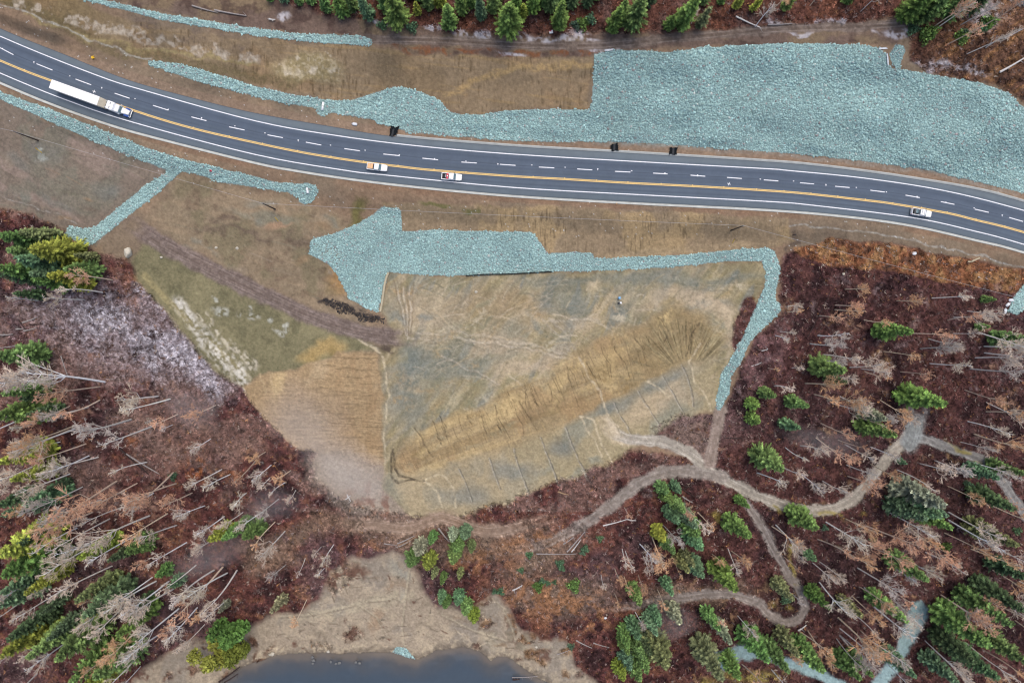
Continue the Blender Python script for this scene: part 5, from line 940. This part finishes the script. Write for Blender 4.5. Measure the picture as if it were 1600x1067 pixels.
in_bed(pk, 'toolbox', 'red toolbox and dark gear in the bed of a white pickup', 'toolbox', [('box_body', lambda b: (box(b, .42, .88, -.78, .78, 0, .40, .03)), M_red), ('lid', lambda b: (box(b, .40, .90, -.80, -.02, .41, .47, .02), box(b, .40, .90, .02, .80, .41, .47, .02)), M_red), ('handle', lambda b: box(b, .55, .75, -.1, .1, .48, .52, .01), M_chrome)])
in_bed(pk, 'fuel_tank', 'small grey fuel tank beside the red toolbox in a pickup bed', 'tank', [('tank', lambda b: (cyl(b, (.12, 0, .22), .22, .9, seg=16)), M_steel), ('cap', lambda b: cyl(b, (.12, .2, .46), .06, .06, 'Z', 10), M_black)])
pk = pickup(1437, 333.2, 'white pickup with a black covered bed, farthest along the highway', True)
in_bed(pk, 'gear_bundle', 'black bundle of gear heaped in the bed of the farthest pickup', 'load', [('bundle', lambda b: (box(b, -.85, .80, -.76, .76, 0, .36, .12, .12, .08)), M_black), ('cover', lambda b: box(b, -.2, .6, -.5, .6, .36, .46, .05, .1, .1), M_glass), ('rope', lambda b: box(b, -.45, -.40, -.74, .74, .2, .38, .01), M_steel)])
# articulated lorry
a0 = W1(92, 137.5, .07); a1 = W1(214, 181.5, .07); hd = math.atan2(a1.y - a0.y, a1.x - a0.x)
lor = thing('semi_truck', 'long white semi truck with blue fenders hauling a trailer', 'truck', W1(153, 160, .07), hd)
trl = bm_obj('trailer', lambda b: loft(b, [ring(-11.8, 1.28, 1.15, 4.05, .05, .06), ring(2.6, 1.28, 1.15, 4.05, .05, .06)]), M_tarp, lor)
bm_obj('trailer_front', lambda b: loft(b, [ring(2.61, 1.26, 1.2, 4.0, .05, .06), ring(3.9, 1.20, 1.3, 2.5, .05, .1)]), M_dirty, trl)
bm_obj('trailer_nose', lambda b: [box(b, 2.75 + .02 * k, 3.5, y - .06, y + .06, 2.2, 2.95, .03, .2) for k, y in enumerate((-1.0, -.6, -.2, .2, .6, 1.0))], M_dirty, trl)
bm_obj('trailer_rib', lambda b: [box(b, x - .05, x + .05, sd_ * 1.30 - .02, sd_ * 1.30 + .02, 1.25, 3.95, .01) for x in np.arange(-11.2, 2.6, .9) for sd_ in (-1, 1)], M_dirty, trl)
bm_obj('tarp_bow', lambda b: [box(b, x - .06, x + .06, -1.2, 1.2, 4.045, 4.085, .02) for x in np.arange(-10.9, 2.4, 1.75)], M_tarp, trl)
bm_obj('underframe', lambda b: (box(b, -11.5, 3.0, -.5, .5, .85, 1.14, .03), box(b, 1.0, 1.15, -.9, -.7, .2, 1.14, .02), box(b, 1.0, 1.15, .7, .9, .2, 1.14, .02), box(b, -11.75, -11.6, -1.1, 1.1, .5, .65, .02)), M_steel, trl)
bm_obj('frame', lambda b: box(b, 2.4, 10.4, -.42, .42, .62, .92, .03), M_steel, lor)
bm_obj('sleeper', lambda b: loft(b, [ring(4.75, 1.18, 1.0, 3.55, .08, .2), ring(5.1, 1.22, .9, 3.75, .08, .2), ring(6.7, 1.20, .9, 3.6, .08, .2), ring(7.0, 1.05, .95, 3.0, .08, .2)]), M_white, lor)
bm_obj('roof_vent', lambda b: (box(b, 5.75, 5.92, .2, .85, 3.68, 3.76, .02), box(b, 5.75, 5.92, -.85, -.2, 3.68, 3.76, .02)), M_black, lor)
bm_obj('cab', lambda b: loft(b, [ring(6.7, 1.08, .95, 2.95, .08, .2), ring(7.9, 1.08, .95, 2.9, .08, .2), ring(8.2, 1.02, .95, 2.3, .08, .15)]), M_white, lor)
bm_obj('windscreen', lambda b: loft(b, [ring(7.93, .92, 2.0, 2.8, .03, .06), ring(8.42, .9, 1.9, 2.04, .02, .02)]), M_glass, lor)
bm_obj('hood', lambda b: loft(b, [ring(8.1, .86, .9, 2.02, .08, .25), ring(9.6, .74, .9, 1.85, .08, .25), ring(10.4, .62, .85, 1.6, .08, .2)]), M_white, lor)
bm_obj('grille', lambda b: box(b, 10.36, 10.52, -.5, .5, .75, 1.62, .03), M_chrome, lor); bm_obj('bumper', lambda b: box(b, 10.3, 10.66, -1.2, 1.2, .38, .72, .06), M_chrome, lor)
for sd_ in (-1, 1):
    bm_obj('fender', lambda b: loft(b, [ring(8.75, .30, .75, 1.05, .04, .1), ring(9.2, .30, 1.0, 1.42, .04, .12), ring(9.9, .30, 1.0, 1.40, .04, .12), ring(10.35, .28, .7, 1.1, .04, .1)]), M_blue, lor).location = (0, sd_ * .95, 0)
    bm_obj('headlight', lambda b: box(b, 10.28, 10.46, sd_ * .92 - .16, sd_ * .92 + .16, .85, 1.08, .04), M_chrome, lor)
    bm_obj('exhaust_stack', lambda b: cyl(b, (4.72, sd_ * .95, 2.5), .09, 3.2, 'Z', 12), M_chrome, lor)
    bm_obj('fuel_tank', lambda b: cyl(b, (6.9, sd_ * 1.0, .72), .3, 1.6, 'X', 16), M_chrome, lor)
    bm_obj('wing_mirror', lambda b: box(b, 8.2, 8.35, sd_ * 1.42 - .12, sd_ * 1.42 + .12, 1.9, 2.6, .04), M_chrome, lor)
    bm_obj('side_window', lambda b: box(b, 7.1, 7.8, sd_ * 1.075 - .02, sd_ * 1.075 + .02, 2.05, 2.6, .015), M_glass, lor)
    for x in (-10.6, -9.3, -8.0): wheel(trl, x, sd_ * .98, .52, .55)
    for x in (3.1, 4.4): wheel(lor, x, sd_ * .98, .52, .55)
    wheel(lor, 9.55, sd_ * .98, .52, .34)

# ------------------------------------------------------------------ power line
POLES = [((60,220), 'weathered utility pole in the left field below the highway'), ((430,327), 'dark utility pole between the ditch rubble and the dirt track'), ((1142.5,360), 'utility pole on the verge above the rubble tail')]
tops = []
for (pu_, pv_), lab in POLES:
    p = W1(pu_, pv_); hh = 10.5; e = thing('utility_pole', lab, 'pole', p, 0, 'poles carrying the power line')
    V, F = tube([(0, 0, -.5), (0, 0, 5), (0, 0, hh)], [.22, .18, .13], 10); build('pole_shaft', V, F, M_wood, parent=e)
    bm_obj('insulator', lambda b: (cyl(b, (0, 0, hh + .15), .07, .32, 'Z', 10), cyl(b, (0, 0, hh + .3), .11, .08, 'Z', 10)), M_steel, e)
    g = np.array([.9, -3.6, float(height(np.array([pu_ + 4.5]), np.array([pv_ + 18.0]))[0]) - p.z]); V, F = tube([(0, 0, hh - .8), tuple(g)], [.012, .012], 4); gw = build('guy_wire', V, F, M_wire, parent=e)
    q = np.array([0, 0, hh - .8]); V, F = tube([tuple(g + (q - g) * .02), tuple(g + (q - g) * .26)], [.09, .09], 8); build('guard_sleeve', V, F, M_yellow, parent=gw)
    tops.append(np.array([p.x, p.y, p.z + hh + .3]))
a = tops[0] + (tops[0] - tops[1]) * .6; z9 = 9.0
def far_pt(uu, vv, zz): k = (1 - zz / H) / S; return np.array([(uu - U0) * k, -(vv - V0) * k, zz])
chain = [far_pt(-160, 165, 6.5)] + tops + [far_pt(1760, 508, 6.0)]
for i, lab in enumerate(('overhead wire running from the left border to the first pole', 'overhead wire between the left field pole and the middle pole', 'long overhead wire crossing above the central rubble slope', 'overhead wire from the last pole over the orange scrub')):
    A, B = chain[i], chain[i + 1]; ts = np.linspace(0, 1, 24); pts = A[None] * (1 - ts)[:, None] + B[None] * ts[:, None]; pts[:, 2] -= 4 * .012 * np.linalg.norm(B - A) * ts * (1 - ts)
    V, F = tube(pts - A, [.03] * 24, 5); o = build('power_line', V, F, M_wire); o.location = A; tag(o, lab, 'cable', 'spans of the overhead power line')

# ------------------------------------------------------------------ drainage, sheets, boulder and other small things
def draped(name, cu_, cv_, du, dv, mat, parent, nx=9, ny=9, amp=.12, dz=.12, ragged=.2, seed=0, org=None, trough=0.0):
    """a cloth-like sheet lying on the ground, with thickness"""
    r = np.random.default_rng(seed); s1 = np.linspace(-1, 1, nx); s2 = np.linspace(-1, 1, ny); A, B = np.meshgrid(s1, s2); a_, b_ = A.ravel(), B.ravel()
    rg = 1 + ragged * (r.random(len(a_)) - .5) * (np.maximum(abs(a_), abs(b_)) > .9)
    uu = cu_ + a_ * rg * du[0] + b_ * rg * dv[0]; vv_2 = cv_ + a_ * rg * du[1] + b_ * rg * dv[1]
    p = W(uu, vv_2, height(uu, vv_2), dz); p[:, 2] += amp * r.random(len(a_)) + trough * a_ ** 2
    p = p - np.array(org if org is not None else (0, 0, 0)); n = len(p); V = np.concatenate([p, p - np.array([0, 0, .06])])
    ii = (np.arange(ny - 1)[:, None] * nx + np.arange(nx - 1)[None]).ravel(); F = np.stack([ii, ii + 1, ii + nx + 1, ii + nx], -1)
    bd_ = list(range(nx)) + [nx - 1 + nx * k for k in range(1, ny)] + [nx * ny - 1 - k for k in range(1, nx)] + [nx * (ny - 1 - k) for k in range(1, ny - 1)]
    rim = np.array([(bd_[k], bd_[(k + 1) % len(bd_)], bd_[(k + 1) % len(bd_)] + n, bd_[k] + n) for k in range(len(bd_))])
    return build(name, V, np.concatenate([F, F[:, ::-1] + n, rim]), mat, parent=parent)
for k, (a, b, du, dv, gr, lab) in enumerate(((615.5,205.5,(6.0,0),(1.5,-7),(1.2,-6.0),'black lined drainage chute where the upper kerb starts'), (960,230.5,(5.6,0),(0,-6),(.1,-5.0),'black lined drainage chute nearer the square rubble corner'), (1052,236.5,(5.6,.6),(.4,-6),(.2,-5.0),'black lined drainage chute second along the upper kerb'))):
    org = W1(a, b); e = thing('drainage_chute', lab, 'drain', org, 0, 'black drainage chutes beside the kerb')
    draped('liner', a, b, du, dv, M_fabric, e, 9, 9, .18, .14, .45, 70 + k, org, .25)
    draped('asphalt_spill', a - (2 if k == 0 else 0), b + (2.5 if k == 0 else 0), (1.6,0), gr, mat_flat('spill_asphalt', (.035,.037,.04), .85, .2, 0, .3, 2), e, 5, 9, .03, .34, .3, 80 + k, org)
def culvert(a, b, ang, ln_, lab):
    p = W1(a, b, .30); e = thing('culvert_pipe', lab, 'pipe', p, ang, 'culvert ends in the rubble')
    n = 16; th_ = np.arange(n) * 2 * math.pi / n; Vs = []
    for x, r_ in ((0, .34), (ln_, .34), (ln_, .27), (0, .27)): Vs.append(np.stack([np.full(n, x), r_ * np.cos(th_), r_ * np.sin(th_)], 1))
    V = np.concatenate(Vs); F = np.array([(q * n + i, q * n + (i + 1) % n, ((q + 1) % 4) * n + (i + 1) % n, ((q + 1) % 4) * n + i) for q in range(4) for i in range(n)]); build('pipe_barrel', V, F, M_white, parent=e)
    bm_obj('coupling', lambda b_: (cyl(b_, (ln_ * .5, 0, 0), .40, .18, 'X', 16)), M_conc, e)
culvert(503.5, 172.5, math.radians(82), 2.3, 'pale pipe end in the rubble above the highway'); culvert(481, 302.5, math.radians(98), 1.9, 'white pipe end in the rubble bulb below the highway')
# boulder
def rock_mesh(name, seed, sx, sy, sz, mat, parent=None):
    r = np.random.default_rng(seed); b = bmesh.new(); bmesh.ops.create_icosphere(b, subdivisions=3, radius=1)
    pl = [(lambda d: d / np.linalg.norm(d))(r.normal(0, 1, 3)) for _ in range(11)]; hh = r.uniform(.62, .9, 11)
    for q in b.verts:
        c = np.array(q.co)
        for d, h_ in zip(pl, hh):
            e_ = c @ d
            if e_ > h_: c = c - d * (e_ - h_)
        c *= 1 + .05 * math.sin(7 * c[0] + seed) * math.sin(6 * c[1]); q.co = Vector((c[0] * sx, c[1] * sy, c[2] * sz))
    me = bpy.data.meshes.new(name); b.to_mesh(me); b.free(); me.materials.append(mat); return place(name, me, parent)
o = rock_mesh('boulder', 3, 1.25, 1.6, 1.2, M_boulder); o.location = W1(200, 395, .55); tag(o, 'pale lone boulder standing on brown ground near the trees', 'boulder')
for k, (a, b, s_, lab) in enumerate(((426,1021,.75,'pale rock at the west end of the shoreline'),(422,1022,.5,'small rock touching the westernmost shoreline rock'),(488,1026,.5,'rock in shallow water, nearest the bank of a trio'),(490,1031,.6,'rock in shallow water in the middle of a trio'),(489,1036,.5,'rock farthest out of a trio in shallow water'),(517,1033,.55,'lone rock in shallow water between two groups'),(525,1036,.5,'left rock of a close pair in the shallows'),(530,1035,.6,'right rock of a close pair in the shallows'),(556,1034,.5,'brownish rock in the shallows, left one of two'),(562,1035,.55,'brownish rock in the shallows, right one of two'),(513,1017,.55,'teal rock on the bank beside a red bush'),(1428,396,.7,'white stone on the orange scrub below the highway'),(1318,428,.5,'pale stone at the start of the dark scrub'),(946,965,.5,'white thing in the brown scrub above the spruce clump'),(338,387,.5,'small pale rock beside the dirt track'),(371,388,.6,'pale rock on the brown field above the dirt track'),(252,402,.5,'small pale rock below the dirt track start'),(744,456,.5,'dark edged stone on the open bench'),(838,1010,.5,'pale stone on the sandy shore'))):
    o = rock_mesh('rock', 20 + k, s_, s_ * .8, s_ * .6, M_sheet if 'white' in lab else (M_wet if 'shallow' in lab else M_boulder)); zz = W1(a, b); o.location = (zz.x, zz.y, max(zz.z, -20.15) + .15); tag(o, lab, 'rock', 'scattered rocks')
# straw wattle, silt fence, white sheeting
pts = [(607,426),(604,433),(601,445),(599,458),(597,472),(594,487)]; pa = np.array(smooth_line(pts, 4)); P3 = W(pa[:, 0], pa[:, 1], height(pa[:, 0], pa[:, 1]), .28); V, F = tube(P3 - P3[0], [.34] * len(P3), 8)
o = build('straw_wattle', V, F, M_straw, smooth=True); o.location = P3[0]; tag(o, 'tan straw wattle curving along the rubble edge', 'straw wattle')
pts = smooth_line([(728,431.5),(760,429.5),(800,428.6),(836,426.5),(862,425)], 4); pa = np.array(pts); P3 = W(pa[:, 0], pa[:, 1], height(pa[:, 0], pa[:, 1]), .0); e = thing('silt_fence', 'low black silt fence along the foot of the rubble', 'fence', P3[0]); Q = P3 - P3[0]; n = len(Q); off = np.array([0, .22, .0])
V = np.concatenate([Q, Q + [0, 0, .75], Q + off + [0, 0, .75], Q + off]); i = np.arange(n - 1); F = np.concatenate([np.stack([i + a * n, i + 1 + a * n, i + 1 + ((a + 1) % 4) * n, i + ((a + 1) % 4) * n], -1) for a in range(4)]); build('fabric', V, F, M_fabric, parent=e)
for k in range(0, n, 2):
    V, F = tube([tuple(Q[k] + [0, -.06, -.2]), tuple(Q[k] + [0, -.06, 1.0])], [.035, .03], 5); build('stake', V, F, M_wood, parent=e)
o = draped('fabric_sheet', 1380, 76, (6,-.5), (0,1.3), M_sheet, None, 9, 4, .1, .35, .5, 91); tag(o, 'white fabric strip along the top of the rubble notch', 'fabric sheet')
o = draped('fabric_sheet', 1387, 92, (1.1,0), (1.0,9), M_sheet, None, 4, 10, .1, .35, .5, 92); tag(o, 'white fabric strip running down the side of the rubble notch', 'fabric sheet')
o = draped('fabric_sheet', 952, 78.5, (7,-1), (-.5,1.4), M_sheet, None, 9, 4, .2, .4, .6, 93); tag(o, 'crumpled white sheet at the top of the rubble slope', 'fabric sheet')
for k, (a, b, lab) in enumerate(((1579,469,'white sack beside the rubble strip, nearer the rubble'),(1574,476,'white sack leaning over scrub at the rubble strip'),(1570,486,'bluish white sack lowest of those by the rubble strip'),(554.5,194.5,'white sandbag on the brown verge above the highway'))):
    e = thing('sandbag', lab, 'sandbag', W1(a, b, .1), k * .7 + (.9 if k == 3 else 0), 'white sandbags')
    bm_obj('sack', lambda b_: loft(b_, [[(x, hw_ * math.cos(q), .25 + .25 * (hw_ / .45) * math.sin(q)) for q in np.linspace(0, 6.283, 11)[:-1]] for x, hw_ in ((-.75, .12), (-.6, .38), (0, .45), (.55, .40), (.72, .14), (.86, .2))]), M_sheet, e, True)
    bm_obj('tie', lambda b_: cyl(b_, (.72, 0, .25), .17, .06, 'X', 10), M_steel, e)
# yellow heap, barrel, pump, post, cone, sign box
e = thing('hazard_marker', 'bright yellow crumpled heap on the verge above the semi truck', 'marker', W1(145.5, 91, .05), .6)
draped('sheet', 145.5, 91, (1.7,.5), (-.6,1.7), M_yellow, e, 7, 7, .5, .4, .8, 95, W1(145.5, 91, .05)); bm_obj('base', lambda b: box(b, -.35, .3, -.3, .35, .0, .5, .1, .08, .08), M_yellow, e)
e = thing('barrel', 'blue plastic barrel standing on the open bench', 'barrel', W1(967.5, 465.5), 0); bm_obj('drum', lambda b: (cyl(b, (0, 0, .5), .40, 1.0, 'Z', 20), cyl(b, (0, 0, .35), .43, .06, 'Z', 20), cyl(b, (0, 0, .68), .43, .06, 'Z', 20)), M_barrel, e); bm_obj('lid', lambda b: (cyl(b, (0, 0, 1.03), .36, .05, 'Z', 20), cyl(b, (.15, .1, 1.07), .06, .05, 'Z', 10)), mat_flat('pale_blue_lid', (.16,.34,.5), .5, .4), e)
e = thing('water_pump', 'small black and white pump beside the blue barrel', 'pump', W1(967.5, 473.5), .3); bm_obj('engine', lambda b: (box(b, -.45, .1, -.25, .3, .12, .62, .06), cyl(b, (-.2, .0, .66), .16, .1, 'Z', 12)), M_black, e); bm_obj('housing', lambda b: (cyl(b, (.3, 0, .38), .24, .3, 'X', 16)), M_white, e); bm_obj('hose', lambda b: (cyl(b, (.62, -.12, .2), .10, .7, 'Y', 10)), M_white, e); bm_obj('skid_frame', lambda b: (box(b, -.55, .55, -.34, -.28, .0, .1, .01), box(b, -.55, .55, .28, .34, .0, .1, .01)), M_steel, e)
e = thing('marker_post', 'short orange marker post just below the lower kerb', 'post', W1(962.5, 319), 0); V, F = tube([(0, 0, -.2), (.02, -.05, 1.5)], [.09, .09], 8); build('post_shaft', V, F, M_yellow, parent=e); bm_obj('cap', lambda b: cyl(b, (.02, -.05, 1.54), .11, .1, 'Z', 10), M_orange, e)
e = thing('traffic_cone', 'small red cone on the ditch rubble by the side arm', 'cone', W1(329, 267, .25), 0); bm_obj('cone_body', lambda b: cyl(b, (0, 0, .42), .22, .75, 'Z', 16, .04), M_red, e); bm_obj('base', lambda b: box(b, -.28, .28, -.28, .28, 0, .06, .02), M_red, e)
e = thing('sign_board', 'small white and red box board at the forest edge', 'sign', W1(861, 51.5), .1); bm_obj('board', lambda b: box(b, -.5, .5, -.42, .42, .5, .62, .02), M_white, e); bm_obj('band', lambda b: box(b, -.48, .1, .12, .40, .615, .64, .01), M_red, e); bm_obj('leg', lambda b: box(b, -.42, -.34, -.3, .3, -.1, .5, .01), M_wood, e); bm_obj('leg', lambda b: box(b, .34, .42, -.3, .3, -.1, .5, .01), M_wood, e)
e = thing('survey_post', 'tilted dark post on bare soil at the start of the orange scrub', 'post', W1(1239, 367), 0); V, F = tube([(0, 0, -.2), (.2, -.1, 1.3)], [.12, .1], 8); build('post_shaft', V, F, M_wood, parent=e); bm_obj('cap', lambda b: cyl(b, (.2, -.1, 1.33), .16, .08, 'Z', 10), M_black, e)
for k, (a, b, lab) in enumerate(((1518,409,'tan cut timber on orange scrub, upper of the heap'),(1524,406,'tan cut timber on orange scrub, lower of the heap'))):
    p = W1(a, b, .35); V, F = tube([(-1.1, -.4 * k, 0), (0, 0, .05), (1.2, .5, 0)], [.22, .22, .2], 8); o = build('cut_timber', V, F, M_straw); o.location = p; tag(o, lab, 'timber', 'cut timbers on the orange scrub')

# ------------------------------------------------------------------ low mist drifting over the lower ground
mm = bpy.data.materials.new('mist'); mm.use_nodes = True; t = mm.node_tree; t.nodes.remove(t.nodes['Principled BSDF'])
pv_ = t.nodes.new('ShaderNodeVolumePrincipled'); pv_.inputs['Density'].default_value = 0.013; pv_.inputs['Color'].default_value = (.985, .985, .99, 1); t.links.new(pv_.outputs[0], t.nodes['Material Output'].inputs['Volume'])
for k, (a, b, ra, rb, an, th_) in enumerate(((475,672,105,58,.6,11),(556,752,92,50,.2,12),(1292,690,80,34,.2,11),(330,868,80,40,-.3,16),(1050,972,60,34,.1,14),(300,640,70,34,.3,12),(420,790,70,36,-.4,12))):
    nr_, na = 9, 28; zz = float(height(np.array([a]), np.array([b]))[0]) + 5; k_ = (1 - zz / H) / S; Vs = []; Fs = []
    def pt(i, j, sg):
        r_ = (i + 1) / nr_; q = j * 2 * math.pi / na; w_ = 1 + .14 * math.sin(2 * q + k) + .10 * math.sin(3 * q + 2 * k)
        x, y = ra * r_ * w_ * math.cos(q), rb * r_ * w_ * math.sin(q); x, y = x * math.cos(an) - y * math.sin(an), x * math.sin(an) + y * math.cos(an)
        return ((a + x - U0) * k_, -(b + y - V0) * k_, zz + sg * th_ * .5 * (1 - r_ * r_) ** 2.6)
    for sg in (1, -1): Vs += [((a - U0) * k_, -(b - V0) * k_, zz + sg * th_ * .5)] + [pt(i, j, sg) for i in range(nr_ - 1) for j in range(na)]
    Vs += [pt(nr_ - 1, j, 0) for j in range(na)]; h_ = 1 + (nr_ - 1) * na; rim = 2 * h_; tri = []; qd = []
    for s_i, o_ in ((0, 0), (1, h_)):
        for j in range(na):
            j2 = (j + 1) % na; f = [o_, o_ + 1 + j, o_ + 1 + j2]; tri.append(f if s_i == 1 else f[::-1])
            for i in range(nr_ - 1):
                a0_ = o_ + 1 + i * na + j; a1_ = o_ + 1 + i * na + j2; b0_ = (rim + j) if i == nr_ - 2 else a0_ + na; b1_ = (rim + j2) if i == nr_ - 2 else a1_ + na
                f = [a0_, b0_, b1_, a1_]; qd.append(f if s_i == 1 else f[::-1])
    V = np.array(Vs); c0 = V[0].copy(); o = build('mist', V - c0, [np.array(tri), np.array(qd)], mm); o.location = c0; tag(o, None, None, None, 'stuff')
